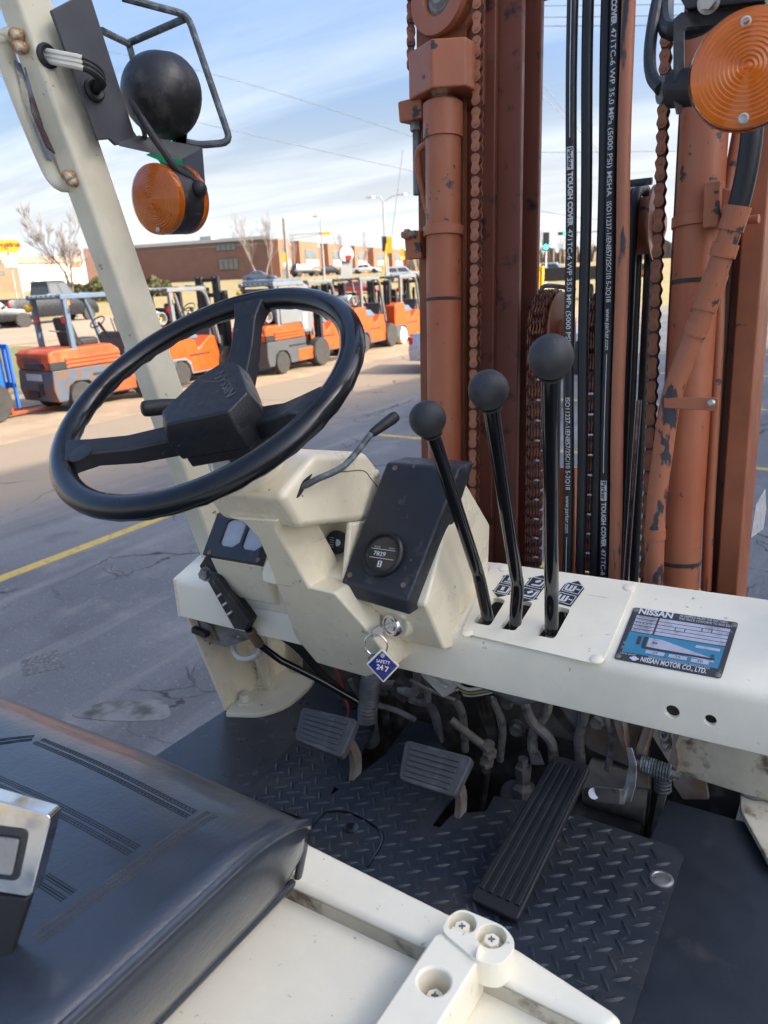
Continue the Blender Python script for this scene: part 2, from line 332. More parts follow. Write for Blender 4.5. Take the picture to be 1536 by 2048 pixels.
# ---- cowl across the truck
XL, XR = -1.065, .02
prof = [(.871, -.45), (1.035, -.3926), (1.035, -.3992), (.8785, -.4536), (.8785, -.528), (.871, -.53)]
prof = rounded([V((0, y, z)) for y, z in prof], [.014, .006, 0, 0, .003, .003], 4)
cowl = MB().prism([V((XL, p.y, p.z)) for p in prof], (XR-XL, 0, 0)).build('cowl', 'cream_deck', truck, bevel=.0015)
hole = MB()
for px, py, r in ((1345, 1423, .0085), (1421, 1440, .007)):
    p = TY(px, py, .872); hole.cyl(p-Ya*.03, p+Ya*.03, r, 20)
cut(cowl, [(hole, MT)])
MB().prism([(XL-.004, .869, -.452), (XL-.004, 1.035, -.394), (XL-.004, 1.035, -.47), (XL-.004, .869, -.53)], (.006, 0, 0)).build('end_cap', 'cream', cowl, bevel=.002)

# ---- lever plate on the cowl, with slots
lp = [CP(*p) for p in ((922, 1268), (985, 1127), (1274, 1168), (1204, 1334))]
lpp = rounded(lp, .012, 5)
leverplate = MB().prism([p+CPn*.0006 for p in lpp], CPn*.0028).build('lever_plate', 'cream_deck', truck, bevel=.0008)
slots = MB(); slotpts = []
for q in (((947, 1248), (989, 1197), (1012, 1203), (980, 1255)), ((999, 1259), (1043, 1203), (1066, 1209), (1031, 1265)), ((1072, 1273), (1117, 1216), (1141, 1222), (1109, 1281))):
    P = rounded([CP(*p) for p in q], .006, 3); slotpts.append(P); slots.prism([p-CPn*.08 for p in P], CPn*.12)
cut(leverplate, [(slots, MT)]); cut(cowl, [(slots, MT)])
for px, py in ((934, 1266), (1008, 1137), (1258, 1175), (1193, 1318)):
    MB().lathe([(.0085, 0), (.0082, .0012), (.005, .0028), (0, .0030)], CP(px, py, .0034), CPn, 20).build('screw', 'cream_deck', leverplate)
wells = MB()
for P in slotpts:
    c = sum(P, V())/len(P); wells.box(c-CPn*.06, (.035, .075, .004), Matrix.Rotation(.33, 3, 'X'))
wells.build('slot_shade', 'grime', leverplate)  # dark plates under the slots, painting in the shade inside them

# ---- shift arrows (printed decals)
def decal(o, ex, ey, w, h, tip, kind, parent):
    mb = MB(); z = CPn*.0006
    def P(u, v): return o + ex*u*w + ey*v*h
    if tip == 'both':
        out = [(-.5, -.36), (-.62, -.36), (0, -.62), (.62, -.36), (.5, -.36), (.5, .36), (.62, .36), (0, .62), (-.62, .36), (-.5, .36)]
    else: out = [(-.5, -.55), (.5, -.55), (.5, .33), (0, .6), (-.5, .33)]
    mb.mat(0).prism([P(*p) for p in out], z)
    mb.mat(1)
    def bar(a, b, t=.05):
        A, B = P(*a), P(*b); d = (B-A).normalized(); n = d.cross(CPn).normalized()*t*w*.5
        mb.prism([A+n+z, B+n+z, B-n+z, A-n+z], z*.8)
    for sgn in (-1, 1):
        cy = .25*sgn-(.03 if tip != 'both' else 0)
        for a, b in (((-.42, cy-.2), (.42, cy-.2)), ((.42, cy-.2), (.42, cy+.2)), ((.42, cy+.2), (-.42, cy+.2)), ((-.42, cy+.2), (-.42, cy-.2))): bar(a, b, .035)
        if kind == 'tilt': bar((-.2, cy-.12), (.25, cy-.1), .1); bar((.25, cy-.1), (.33, cy+.15), .1); bar((-.1, cy+.02), (.12, cy+.12), .16)
        elif kind == 'lift': bar((-.25, cy-.12), (.3, cy-.12), .1); bar((.3, cy-.12), (.33, cy+.15), .1); bar((-.05, cy-.04), (-.05, cy+.13), .18)
        else:
            for k in (-.3, -.1, .08): bar((k, cy-.12), (k, cy+.12), .1)
            bar((-.3, cy-.12), (.08, cy-.12), .1); bar((.18, cy), (.36, cy), .07)
    return mb.build('direction_decal', ['decal_black', 'decal_white'], parent)
for c, a, b, w, h, tip, kind in (((1013, 1170), (990, 1200), (1034, 1138), .026, .05, 'both', 'lift'), ((1066, 1177), (1043, 1208), (1090, 1146), .030, .054, 'both', 'tilt'), ((1139, 1186), (1120, 1212), (1160, 1160), .031, .050, 'one', 'shift')):
    ey = (CP(*b)-CP(*a)).normalized(); ex = ey.cross(CPn).normalized()
    decal(CP(*c, h=.0036), ex, ey, w, h, tip, kind, leverplate)

# ---- maker's data plate
A, B, C_, D_ = CP(1268, 1216), CP(1477, 1247), CP(1442, 1358), CP(1228, 1318)
dpl = empty('data_plate_root', MI); bpy.data.objects.remove(dpl)
def bil(u, v, h=0): return (A*(1-u)+B*u)*(1-v)+(D_*(1-u)+C_*u)*v+CPn*h
dplate = MB().prism(rounded([bil(0, 0, .0004), bil(1, 0, .0004), bil(1, 1, .0004), bil(0, 1, .0004)], .004, 3), CPn*.0012).build('data_plate', 'plate_black', truck)
def rect(mb, u0, v0, u1, v1, h=.0018): mb.add([bil(u0, v0, h), bil(u1, v0, h), bil(u1, v1, h), bil(u0, v1, h)], [(0, 1, 2, 3)])
ppu = (bil(1, .5)-bil(0, .5)).length; ppv = (bil(.5, 1)-bil(.5, 0)).length; pex = (bil(1, .5)-bil(0, .5)).normalized(); pey = (bil(.5, 0)-bil(.5, 1)).normalized()
mb = MB(); mb.mat(0)
for r, cols in enumerate(([(.06, .27), (.29, .95)], [(.06, .27), (.29, .70), (.71, .79), (.80, .95)], [(.06, .27), (.29, .46), (.47, .55), (.56, .95)], [(.06, .27), (.29, .95)], [(.06, .27), (.29, .95)])):
    for u0, u1 in cols: rect(mb, u0, .145+r*.066, u1, .145+r*.066+.055)
mb.mat(1); rect(mb, .05, .48, .95, .86)
mb.mat(0); mb.add([bil(u, v, .0022) for u, v in ((.26, .54), (.38, .54), (.90, .72), (.90, .78), (.26, .70))], [(0, 1, 2, 3, 4)])
rect(mb, .70, .53, .92, .575, .0022); rect(mb, .27, .76, .45, .82, .0022); rect(mb, .49, .76, .66, .82, .0022); rect(mb, .70, .77, .86, .83, .0022)
mb.mat(2); rect(mb, .21, .53, .25, .71, .0022); rect(mb, .22, .71, .90, .745, .0024); rect(mb, .15, .54, .19, .69, .0022)
mb.mat(3)
def dt(s, u, v, hgt, wid, bold=0): flat_text(mb, s, hgt*ppv*1.35, bil(u, v, .0026), pex, pey, bold, wid*ppu)
dt('NISSAN', .235, .072, .11, .34, .0006); dt('AS SHIPPED FROM THE FACTORY,', .69, .045, .045, .46); dt('THIS TRUCK CONFORMS TO ANSI B56.1', .71, .10, .045, .50)
dt('NISSAN MOTOR CO., LTD.', .56, .945, .085, .60, .0003); dt('NISSAN FORKLIFT CORPORATION N.A. MARENGO, IL U.S.A.', .60, .885, .035, .56); dt('12176 00H07', .12, .895, .03, .15)
mb.lathe([(.004, 0), (.004, .0003)], bil(.19, .945, .0018), CPn, 20)
mb.add([bil(u, v, .0022) for u, v in ((.145, .93), (.235, .93), (.235, .96), (.145, .96))], [(0, 1, 2, 3)])
mb.mat(2)
for i, s in enumerate(('MODEL VARIATION', 'CHASSIS NO.', 'MAST', 'ATTACHMENT', 'TRUCK WEIGHT')): dt(s, .165, .172+i*.066, .035, .17)
for s, u, v in (('24', .36, .79), ('24', .575, .79), ('30', .78, .80), ('130', .85, .745), ('B', .33, .62)): dt(s, u, v, .035, .05)
mb.build('print', ['plate_alu', 'plate_blue', 'plate_black', 'decal_white'], dplate, flat=True)
for u, v in ((.03, .05), (.97, .06), (.97, .96), (.03, .95)):
    MB().lathe([(.0042, 0), (.0040, .001), (.0018, .0018), (0, .0018)], bil(u, v, .0014), CPn, 14).build('rivet', 'steel_dull', dplate)

# ---- three control levers
for kn, t, base, bend, lab in (((855, 838), .87, 0, (957, 1150), None), ((977, 780), .80, 1, (1035, 1170), None), ((1102, 714), .715, 2, (1103, 1185), None)):
    K = TD(*kn, t); P = slotpts[base]; c = sum(P, V())/len(P)
    tgt = ((978, 1245), (1030, 1255), (1103, 1265))[base]
    b0 = TP(*tgt, CPo-CPn*.004, CPn); Yb = b0.y
    bd = TY(*bend, Yb-.012)
    lev = MB().tube(smooth_path([K+(bd-K).normalized()*.012, K.lerp(bd, .5), K.lerp(bd, .9), bd, bd.lerp(b0, .5), b0], 5), .0092 if base < 2 else .0098, 16).build('control_lever', 'black_gloss', truck)
    MB().cyl(b0, b0+(b0-bd).normalized()*.05, .0085, 12).build('lever_stub', 'white_plastic', lev)
    r = .0225
    d = (bd-K).normalized()
    MB().lathe([(r*sin(pi*i/14), -r*cos(pi*i/14)) for i in range(14)]+[(.0125, r*.97), (.0125, r*1.05)], K, d, 32).build('ball_knob', 'knob', lev)

# ---- steering column pedestal
XS = -.600
def S1(px, py): return TX(px, py, XS)
E1 = S1(561, 993); E2 = S1(603, 1057)
sn = V((0, -(E1.z-E2.z), (E1.y-E2.y))); sn.normalize()        # normal of the sloping front face
if sn.y > 0: sn = -sn
def SF(px, py): return TP(px, py, E1, sn)
head = [E1, S1(630, 909), S1(734, 904), S1(769, 950), S1(742, 1042), S1(692, 1046), E2]
ped = MB().prism(head, (-.148, 0, 0)).build('steering_pedestal', 'cream', truck, bevel=.011, seg=4)
sn2 = V((0, -1, -.48)).normalized()
front = [TP(*p, E1, sn2) for p in ((450, 1034), (552, 1040), (552, 1062), (616, 1175), (668, 1187), (726, 1252), (762, 1296), (782, 1342), (734, 1357), (632, 1328), (588, 1275), (531, 1115), (514, 1078), (486, 1047))]
MB().prism([p-sn2*.001 for p in front], V((0, .085, .0))).build('column_cover', 'cream', ped, bevel=.006, seg=3)
pk = [S1(702, 1046), S1(742, 1040), S1(735, 1130), S1(690, 1195), S1(682, 1183)]
zl = pk[4].z+.004; pk = [pk[0], pk[1], V((XS, pk[1].y+.05, zl)), V((XS, pk[4].y+.012, zl))]
MB().prism(pk, (-.010, 0, 0)).build('pocket_wall', 'cream', ped, bevel=.004, seg=3)
MB().prism([V((XS-.001, .775, zl+.001)), V((XS-.001, .96, zl+.085)), V((XS-.001, .96, zl-.012)), V((XS-.001, .775, zl-.012))], (-.064, 0, 0)).build('pocket_floor', 'cream', ped, bevel=.005, seg=3)
MB().prism([V((-.662, p.y, p.z)) for p in (E2+V((0, .01, 0)), S1(742, 1042)+V((0, .05, 0)), V((0, .98, -.47)), V((0, .86, -.47)))], (-.05, 0, 0)).build('pocket_back', 'cream', ped, bevel=.004)
# seam between the upper and lower covers
seam = [(541, 941), (585, 945), (603, 960)]
sm = [S1(648, 948), S1(700, 942), S1(728, 942), S1(742, 958), S1(758, 978)]
MB().tube([p+Xa*.0002 for p in smooth_path(sm, 4)], .0007, 5).build('seam', 'grime', ped)
for px, py in ((752, 947), (686, 933)):
    MB().lathe([(.0065, 0), (.006, .0025), (.003, .0045), (0, .0046)], S1(px, py), Xa, 18).build('screw', 'cream', ped)
MB().prism(rounded([S1(591, 998)+Xa*.0004, S1(604, 962)+Xa*.0004, S1(626, 945)+Xa*.0004, S1(600, 992)+Xa*.0004], .006, 3), (.0004, 0, 0)).build('lever_slot', 'grime', ped)
# direction stalk
a = S1(606, 972); p1 = TX(635, 958, -.585); p2 = TX(690, 930, -.565); p3 = TX(742, 868, -.55); p4 = TX(792, 832, -.535)
st = MB().tube(smooth_path([a-Xa*.02, a, p1, p2, p3], 4), .0045, 10).build('direction_lever', 'rod_grey', truck)
MB().lathe([(.0048, 0), (.0062, .004), (.0085, (p4-p3).length-.006), (.0072, (p4-p3).length), (0, (p4-p3).length+.001)], p3, p4-p3, 16).build('lever_grip', 'rubber', st)
# lamp pull knob
kb = TX(690, 1083, -.660); ka = TX(652, 1085, -.625)
ax = (ka-kb).normalized()
pn = MB().lathe([(.014, 0), (.014, .003), (.010, .003), (.010, .012)], kb, ax, 24).build('pull_switch', 'steel', ped)
MB().lathe([(.0065, 0), (.0065, .022), (.010, .024), (.0065, .026), (.0065, .034), (.0165, .036), (.0175, .040), (.0175, .048), (.0160, .051), (0, .0515)], kb, ax, 28).build('pull_knob', 'black_plastic', pn)
mb = MB(); fo = kb+ax*.0519; fu = (TX(652, 1060, -.625)-ka).normalized(); fu = (fu-ax*fu.dot(ax)).normalized(); fr = ax.cross(fu)*-1
for k in range(5):
    y = .007-.0035*k; mb.prism([fo+fr*-.010+fu*y, fo+fr*-.003+fu*(y-.001), fo+fr*-.003+fu*(y-.0017), fo+fr*-.010+fu*(y-.0007)], ax*.0003)
mb.prism([fo+fr*(.0015+.006*cos(t)*(1 if cos(t) > 0 else .3))+fu*(-.001+.0055*sin(t)) for t in [i*pi/8 for i in range(16)]], ax*.0003)
mb.build('lamp_symbol', 'decal_white', pn)

# ---- steering wheel
wc = TD(409, 781, .857); wa = radians(33.5)
wn_ = V((sin(.05)*sin(wa), -cos(.05)*sin(wa), cos(wa))).normalized(); we1 = Ya.cross(wn_).normalized(); we2 = wn_.cross(we1)
RW_ = .187
def WP(r, a, h=0): return wc+(we1*cos(a)+we2*sin(a))*r+wn_*h
def wang(px, py): q = TP(px, py, wc, wn_)-wc; return atan2(q.dot(we2), q.dot(we1))
wheel = MB()
N = 96; rings = []
for i in range(N):
    a = 2*pi*i/N; er = we1*cos(a)+we2*sin(a); p = wc+er*RW_; ring = []
    for j in range(16):
        b = 2*pi*j/16; w = .0150; h = .0134
        grip = .0012*sin(a*60) if 3.3 < b < 5.9 else 0
        ring.append(p+er*(w*cos(b))+wn_*((h+grip)*sin(b)))
    rings.append(ring)
wheel.loft(rings, closed=True)
wheel = wheel.build('steering_wheel', 'rubber_rim', truck, ang=60)
for px, py in ((150, 908), (500, 618), (640, 815)):
    a = wang(px, py); er = we1*cos(a)+we2*sin(a); et = wn_.cross(er)
    rr = []
    for r, w, h0, h1 in ((.012, .022, -.062, -.036), (.06, .020, -.056, -.030), (.11, .0185, -.040, -.016), (.15, .018, -.020, .002), (.172, .024, -.013, .010), (.186, .036, -.009, .009)):
        p = wc+er*r; rr.append([p-et*w+wn_*h0, p-et*w*.9+wn_*h1, p+et*w*.9+wn_*h1, p+et*w+wn_*h0])
    sp = MB().loft(rr).build('spoke', 'black_plastic', wheel, bevel=.0035, seg=3)
    if px == 150:
        c = TP(163, 905, wc+wn_*.0112, wn_); MB().lathe([(.0155, 0), (.0155, .0006), (.0145, .0008), (0, .0008)], c, wn_, 26).build('spoke_cap', 'rubber', sp)
# horn pad: a faceted block
th = .010
def HP(px, py, h): return TP(px, py, wc+wn_*h, wn_)
top = [HP(*p, th) for p in ((323, 822), (392, 756), (438, 727), (462, 723), (474, 726), (494, 782), (486, 790), (455, 822), (332, 848))]
cen = sum(top, V())/len(top)
mid = [cen+(p-cen)*1.16-wn_*.022 for p in top]; bot = [cen+(p-cen)*1.12-wn_*.050 for p in top]
pad = MB().loft([bot, mid, top]).build('horn_pad', 'black_plastic', wheel, bevel=.003, seg=3)
MB().prism([cen+(p-cen)*1.05-wn_*.052 for p in top], -wn_*.014).build('hub_base', 'black_plastic', wheel, bevel=.002)
MB().cyl(wc-wn_*.05, wc-wn_*.125, .021, 24).build('column_shaft', 'black_plastic', wheel)
MB().add([HP(476, 727, th+.0003)*.999, mid[4].lerp(top[4], .15), mid[5].lerp(top[5], .15), HP(495, 781, th+.0003)*.999], [(0, 1, 2, 3)]).build('trim', 'chrome', pad) if False else None
ta, tb = HP(463, 788, th), HP(442, 748, th)
mb = MB(); ex = (ta-tb).normalized(); ey = wn_.cross(ex).normalized()
flat_text(mb, 'NISSAN', .016, (ta+tb)/2+wn_*.0010, -ex, -ey, .0004, (ta-tb).length*1.15)
mb.build('lettering', 'rubber_worn', pad, flat=True)
# hand grip of the shift lever behind the wheel
ga, gb = TD(283, 818, .93), TD(345, 812, .95)
MB().lathe([(.006, 0), (.0095, .002), (.0105, .006), (.0105, .028), (.0095, .040), (.008, .06)], ga, gb-ga, 20).build('shift_grip', 'rubber', truck)
# collar where the column leaves the pedestal
cc = wc-wn_*.115
MB().lathe([(.047, -.012), (.047, .010), (.043, .014), (.026, .014)], cc, wn_, 32).build('column_collar', 'cream', ped)

# ---- hour-meter pod
Qo, Qn = V((0, .79, -.365)), V((0, -1, .71)).normalized()
def Q(px, py, h=0): return TP(px, py, Qo+Qn*h, Qn)
hx0, hx1 = -.597, -.470
hp = [TX(922, 947, hx1), TX(981, 1049, hx1), TX(955, 1130, hx1)+V((0, .03, -.10)), TX(889, 1300, hx1)+V((0, .06, -.02)), TX(889, 1300, hx1), TX(828, 1207, hx1)+V((0, .030, -.014))]
pod = MB().prism([p for p in hp], (hx0-hx1, 0, 0)).build('instrument_pod', 'cream', truck, bevel=.005, seg=3)
pp = [Q(778, 930), Q(925, 941), Q(822, 1205), Q(688, 1167)]
TLp, TRp, BRp, BLp = [p+Qn*.010 for p in pp]
lip = V((0, .004, -.024)); bk = V((0, .05, .0))
panel = MB().add([TLp, TRp, BRp, BLp, TLp+bk, TRp+bk, BRp+lip, BLp+lip, BRp+lip+bk, BLp+lip+bk], [(0, 1, 2, 3), (3, 2, 6, 7), (7, 6, 8, 9), (1, 0, 4, 5), (0, 3, 7, 9, 4), (2, 1, 5, 8, 6), (4, 9, 8, 5)]).build('instrument_panel', 'panel_black', pod, bevel=.005, seg=3)
for px, py in ((790, 936), (700, 1150), (807, 1170)):
    c = Q(px, py, .0100); s = MB().lathe([(.0042, 0), (.004, .0012), (.0015, .0012), (0, .0004)], c, Qn, 14).build('screw', 'rust_plate', panel)
hc = Q(768, 1110, .010)
bez = MB().lathe([(.0330, 0), (.0330, .006), (.0305, .009), (.0285, .009), (.0280, .0065), (.0265, .0065), (.0262, .004), (.0245, .003)], hc, Qn, 40, caps=False).build('hour_meter', 'black_plastic', panel)
MB().lathe([(.0246, 0), (.0246, .0032)], hc, Qn, 40).build('dial', 'gauge_dark', bez)
mb = MB(); hr = Xa.copy(); hu = Qn.cross(hr).normalized()*1; hu = hu if hu.z > 0 else -hu; ho = hc+Qn*.0034
for v in (.0065, -.0065): mb.prism([ho+hr*-.021+hu*v, ho+hr*.019+hu*v, ho+hr*.019+hu*(v+.0007), ho+hr*-.021+hu*(v+.0007)], Qn*.0002)
flat_text(mb, '7829', .0085, ho+hr*-.0055, hr, hu, .0001, .020); flat_text(mb, 'QUARTZ', .003, ho+hu*.0098-hr*.012, hr, hu, 0, .010); flat_text(mb, 'HOURS', .003, ho+hu*.0098+hr*.012, hr, hu, 0, .009)
g = ho-hu*.0145-hr*.001
mb.prism([g+hr*-.0033+hu*-.0045, g+hr*.0033+hu*-.0045, g+hr*.0033+hu*.0045, g+hr*-.0033+hu*.0045], Qn*.0002); mb.mat(1)
mb.prism([g+Qn*.0003+hr*x+hu*y for x, y in ((-.002, .003), (.002, .003), (.0003, 0), (.002, -.003), (-.002, -.003), (-.0003, 0))], Qn*.0001)
mb.build('dial_print', ['decal_white', 'gauge_dark'], bez, flat=True)
# ignition switch and key
fcn = (hp[4]-hp[5]).cross(Xa).normalized(); fcn = fcn if fcn.y < 0 else -fcn
ic = TP(797, 1246, hp[5], fcn); ax = V((-.22, -1, .12)).normalized()
ign = MB().lathe([(.022, -.03), (.022, 0), (.0205, .002)], ic, ax, 32).build('switch_boss', 'cream', pod)
ig2 = MB().lathe([(.0165, 0), (.0172, .001), (.0172, .016), (.0155, .0185), (.0125, .0185), (.0115, .016), (.0090, .016), (.0090, .019), (0, .019)], ic, ax, 36).build('ignition_switch', 'chrome', pod)

# ---- fuel and temperature pod on the left
q0, qn2 = TY(470, 1115, .83), V((0, -1, .75)).normalized()
def Q2(px, py, h=0): return TP(px, py, q0+qn2*h, qn2)
def par(px, py, w, hgt):                      # keep a rectangle with sides along X and the slope
    return None
c0 = Q2(411, 1112); c1 = Q2(521, 1130); up2 = V((0, .75, 1)).normalized(); wdt = c1.x-c0.x
hgt = (Q2(447, 1034)-c0).dot(up2)
BL = c0; P4 = [BL, BL+Xa*wdt, BL+Xa*wdt+up2*hgt*1.05, BL+up2*hgt*1.05]
lpod = MB().prism([V((P4[0].x+.004, p.y, p.z)) for p in (P4[0]-qn2*.006, P4[3]-qn2*.006, P4[3]-qn2*.08, P4[0]+V((0, .06, -.085)), P4[0]+V((0, .035, -.085)))], (wdt-.008, 0, 0)).build('gauge_pod', 'cream', truck, bevel=.004, seg=3)
gp = MB().prism([p-qn2*.009 for p in P4], qn2*.018).build('gauge_panel', 'panel_black', lpod, bevel=.004, seg=3)
def LG(u, v, h=0): return BL+Xa*wdt*u+up2*hgt*v+qn2*(.009+h)
wcut = MB()
for u0, u1 in ((.24, .58), (.64, .98)):
    w = [LG(u0, .34), LG(u0+.05, .28), LG(u1-.10, .28), LG(u1, .42), LG(u1, .88), LG(u1-.08, .95), LG(u0+.08, .95), LG(u0, .86)]
    wcut.prism([p-qn2*.004 for p in w], qn2*.01)
    MB().prism([p-qn2*.0045 for p in w], qn2*.001).build('gauge_window', 'gauge_glass', gp)
cut(gp, [(wcut, MT)])
for px, py in ((419, 1105), (516, 1120)): MB().lathe([(.0045, 0), (.004, .0012), (.0015, .0012), (0, .0004)], Q2(px, py, .009), qn2, 14).build('screw', 'rust_plate', gp)
MB().prism([TY(440, 1137, .86), TY(560, 1158, .86), TY(600, 1235, .87), TY(492, 1215, .87)], (0, .09, 0)).build('lower_cover', 'cream', lpod, bevel=.004)
MB().prism(rounded([TY(524, 1146, .80), TY(535, 1118, .80), TY(560, 1150, .80), TY(553, 1170, .80), TY(526, 1162, .80)], .004, 3), (0, .07, .01)).build('cover_tab', 'cream_deck', lpod, bevel=.003)

# ---- parking-brake linkage: black channel, rod and box switch on the left
ch = [TY(*p, .85) for p in ((398, 1132), (412, 1110), (500, 1240), (490, 1262), (468, 1258))]
pb = MB().prism(ch, (0, .02, 0)).build('brake_linkage', 'lamp_black', truck, bevel=.002)
MB().prism([TY(*p, .845) for p in ((425, 1140), (445, 1150), (508, 1240), (498, 1258))], (0, -.012, 0)).build('brake_lever_plate', 'lamp_black', pb, bevel=.002)
MB().hexb(TY(413, 1148, .845), (.3, -1, .2), .009, .014).build('pivot_bolt', 'steel_dull', pb)
MB().cyl(TY(430, 1160, .84), TY(426, 1160, .84)+V((.0, .03, 0)), .007, 12).build('pivot_pin', 'rust_plate', pb)
for i in range(3): 
    p = TY(440+i*10, 1190+i*18, .842); MB().tube([p+V((-.006, 0, -.004)), p+V((.004, -.008, .002)), p+V((.008, 0, .006))], .0022, 8).build('clip', 'steel', pb)
MB().tube([TY(497, 1258, .86), TY(520, 1290, .885), TY(560, 1320, .91), TY(640, 1360, .96), TY(715, 1403, 1.0)], .0065, 12).build('brake_rod', 'black_gloss', pb)
MB().cyl(TY(500, 1262, .86), TY(518, 1288, .883), .0095, 12).build('rod_clevis', 'rust_plate', pb)
MB().tube(smooth_path([TY(535, 1255, .9), TY(590, 1290, .93), TY(640, 1345, .97), TY(690, 1390, 1.0)], 4), .008, 10).build('cable', 'hose', pb)
# side bracket and foot of the pillar
wl = [TX(*p, XL) for p in ((356, 1200), (450, 1427))]
side = MB().prism([V((XL, .874, -.50)), V((XL, wl[1].y, FZ)), V((XL, 1.26, FZ)), V((XL, 1.20, -.45)), V((XL, 1.02, -.41))], (.007, 0, 0)).build('pillar_bracket', 'cream', truck, bevel=.001)
fp = [TZ(*p, FZ+.008) for p in ((451, 1428), (520, 1430), (575, 1412), (622, 1372), (635, 1345), (600, 1310), (490, 1360))]
foot = MB().prism(rounded([V((p.x, p.y, FZ)) for p in fp], [.004, .02, .03, .03, .01, .01, .004], 3), (0, 0, .010)).build('pillar_foot', 'cream_worn', truck, bevel=.002)
MB().prism([TX(*p, -1.02) for p in ((500, 1290), (535, 1290), (562, 1390), (548, 1400))], (-.008, 0, 0)).build('gusset', 'cream', side, bevel=.001)
MB().span((XL, 1.20, FZ), (-.80, 1.208, -.42)).build('bracket_back', 'cream', side)
MB().span((XL+.008, 1.05, FZ), (XL+.05, 1.058, -.45)).build('bracket_rib', 'cream', side)
for px, py in ((492, 1404), (520, 1370)): MB().hexb(TZ(px, py, FZ+.010), Za, .013, .020).build('bolt', 'cream_worn', foot, bevel=.001)
MB().lathe([(.018, 0), (.018, .003), (.008, .003)], TZ(594, 1338, FZ+.0105), Za, 20).build('washer', 'cream_dirty', foot)
MB().hexb(TZ(618, 1345, FZ+.0105), Za, .010, .012).build('bolt', 'cream_worn', foot)
# switch box
sb = [TY(*p, .905) for p in ((383, 1215), (426, 1238), (452, 1295), (407, 1283))]
box = MB().prism(sb, V((.045, .045, .012))).build('switch_box', 'steel_dull', truck, bevel=.003)
bc = sum(sb, V())/4
MB().prism([bc+(p-bc)*.55+V((.004, -.001, -.003)) for p in sb], (0, -.003, 0)).build('switch_plate', 'rust_plate', box)
MB().prism([TY(*p, .9) for p in ((392, 1250), (420, 1262), (420, 1272), (393, 1261))], (0, -.014, 0)).build('rocker_switch', 'rubber', box, bevel=.002)
for px, py in ((398, 1235), (411, 1241), (420, 1287)): MB().lathe([(.0028, 0), (.002, .0015), (0, .002)], TY(px, py, .905), -Ya, 10).build('screw', 'rust_plate', box)
MB().tube(smooth_path([TY(478, 1270, .93), TY(466, 1295, .92), TY(478, 1315, .91), TY(500, 1317, .91), TY(520, 1305, .91), TY(522, 1285, .93)], 5), .0055, 10).build('taped_wire', 'white_plastic', box)

# ---- floor
ff = [TZ(*p, FZ) for p in ((350, 1530), (450, 1432))]
def inside(p, poly):
    r = False; n = len(poly)
    for i in range(n):
        a, b = poly[i], poly[i-1]
        if (a.y > p.y) != (b.y > p.y) and p.x < (b.x-a.x)*(p.y-a.y)/(b.y-a.y)+a.x: r = not r
    return r
lf = [V((XL-.0, .30, FZ-.006)), V((XL, 1.25, FZ-.006)), V((-.80, 1.25, FZ-.006)), V((-.78, .95, FZ-.006)), V((-.78, .30, FZ-.006))]
MB().prism(lf, (0, 0, .006)).build('side_floor', 'floor_flat', truck)
outl = [(490, 1592), (590, 1480), (690, 1433), (752, 1442), (748, 1458), (682, 1580), (668, 1572), (662, 1590), (770, 1510), (795, 1475), (822, 1438), (862, 1448), (882, 1485), (925, 1570), (862, 1650), (880, 1655), (905, 1628), (972, 1622), (988, 1592), (1060, 1602), (1160, 1632), (1350, 1694), (1367, 1712), (1262, 2046)]
dp = [TZ(*p, FZ+.003) for p in outl]
dp.append(V((dp[-1].x, .40, FZ+.003))); dp.append(V((dp[0].x, .40, FZ+.003)))
mb = MB().prism([p-Za*.004 for p in dp], Za*.004)
pitch = .0305
for i in range(-6, 40):
    for j in range(-6, 40):
        u = (i+.5*(j % 2))*pitch*1.0; v = j*pitch*.5
        p = V((-.86+u, .42+v, FZ+.003))
        if not inside(p, dp): continue
        if min((p-q).length for q in dp) < .012: continue
        a = radians(38) if j % 2 else radians(-52)
        if not all(inside(p+V((cos(a), sin(a), 0))*s, dp) for s in (-.019, .019)): continue
        e = V((cos(a), sin(a), 0)); n = V((-sin(a), cos(a), 0)); l, w, h = .0135, .0033, .0022
        q = [p-e*l, p-e*l*.4-n*w, p+e*l*.4-n*w, p+e*l, p+e*l*.4+n*w, p-e*l*.4+n*w]
        t = [p-e*l*.55+Za*h, p+e*l*.55+Za*h]
        mb.add(q+t, [(0, 1, 6), (1, 2, 7, 6), (2, 3, 7), (3, 4, 7), (4, 5, 6, 7), (5, 0, 6)])
tread = mb.build('tread_plate', 'floor_plate', truck)
gr = [TZ(*p, FZ+.0032) for p in ((612, 1668), (640, 1635), (662, 1624), (700, 1627), (742, 1648), (762, 1668), (762, 1690), (735, 1735))]
MB().tube(smooth_path(gr, 4), .0022, 6).build('hatch_outline', 'black_gloss', tread)
MB().lathe([(.0115, 0), (.0115, .0010)], TZ(703, 1656, FZ+.0050), Za, 20).build('hatch_hole', 'black_gloss', tread)
g = MB().lathe([(.016, 0), (.016, .002), (.0125, .003), (.0115, .0015), (0, .0015)], TZ(1323, 1759, FZ+.003), Za, 26); g.build('grommet', 'steel', tread)
rf = [TZ(*p, FZ-.004) for p in ((1262, 2046), (1367, 1712), (1300, 1680), (1335, 1600), (1480, 1600), (1536, 1720))]
rf = [V((rf[0].x-.06, .40, rf[0].z)), rf[0]-Xa*.06, rf[1]-Xa*.06, rf[2], rf[3], V((-.02, rf[3].y, rf[0].z)), V((.03, 1.0, rf[0].z)), V((.03, .40, rf[0].z))]
MB().prism([p-Za*.006 for p in rf], (0, 0, .006)).build('right_floor', 'floor_right', truck)
fr = [TZ(*p, FZ+.004) for p in ((1480, 1590), (1492, 1560), (1560, 1560), (1600, 1760), (1540, 1740), (1480, 1630))]
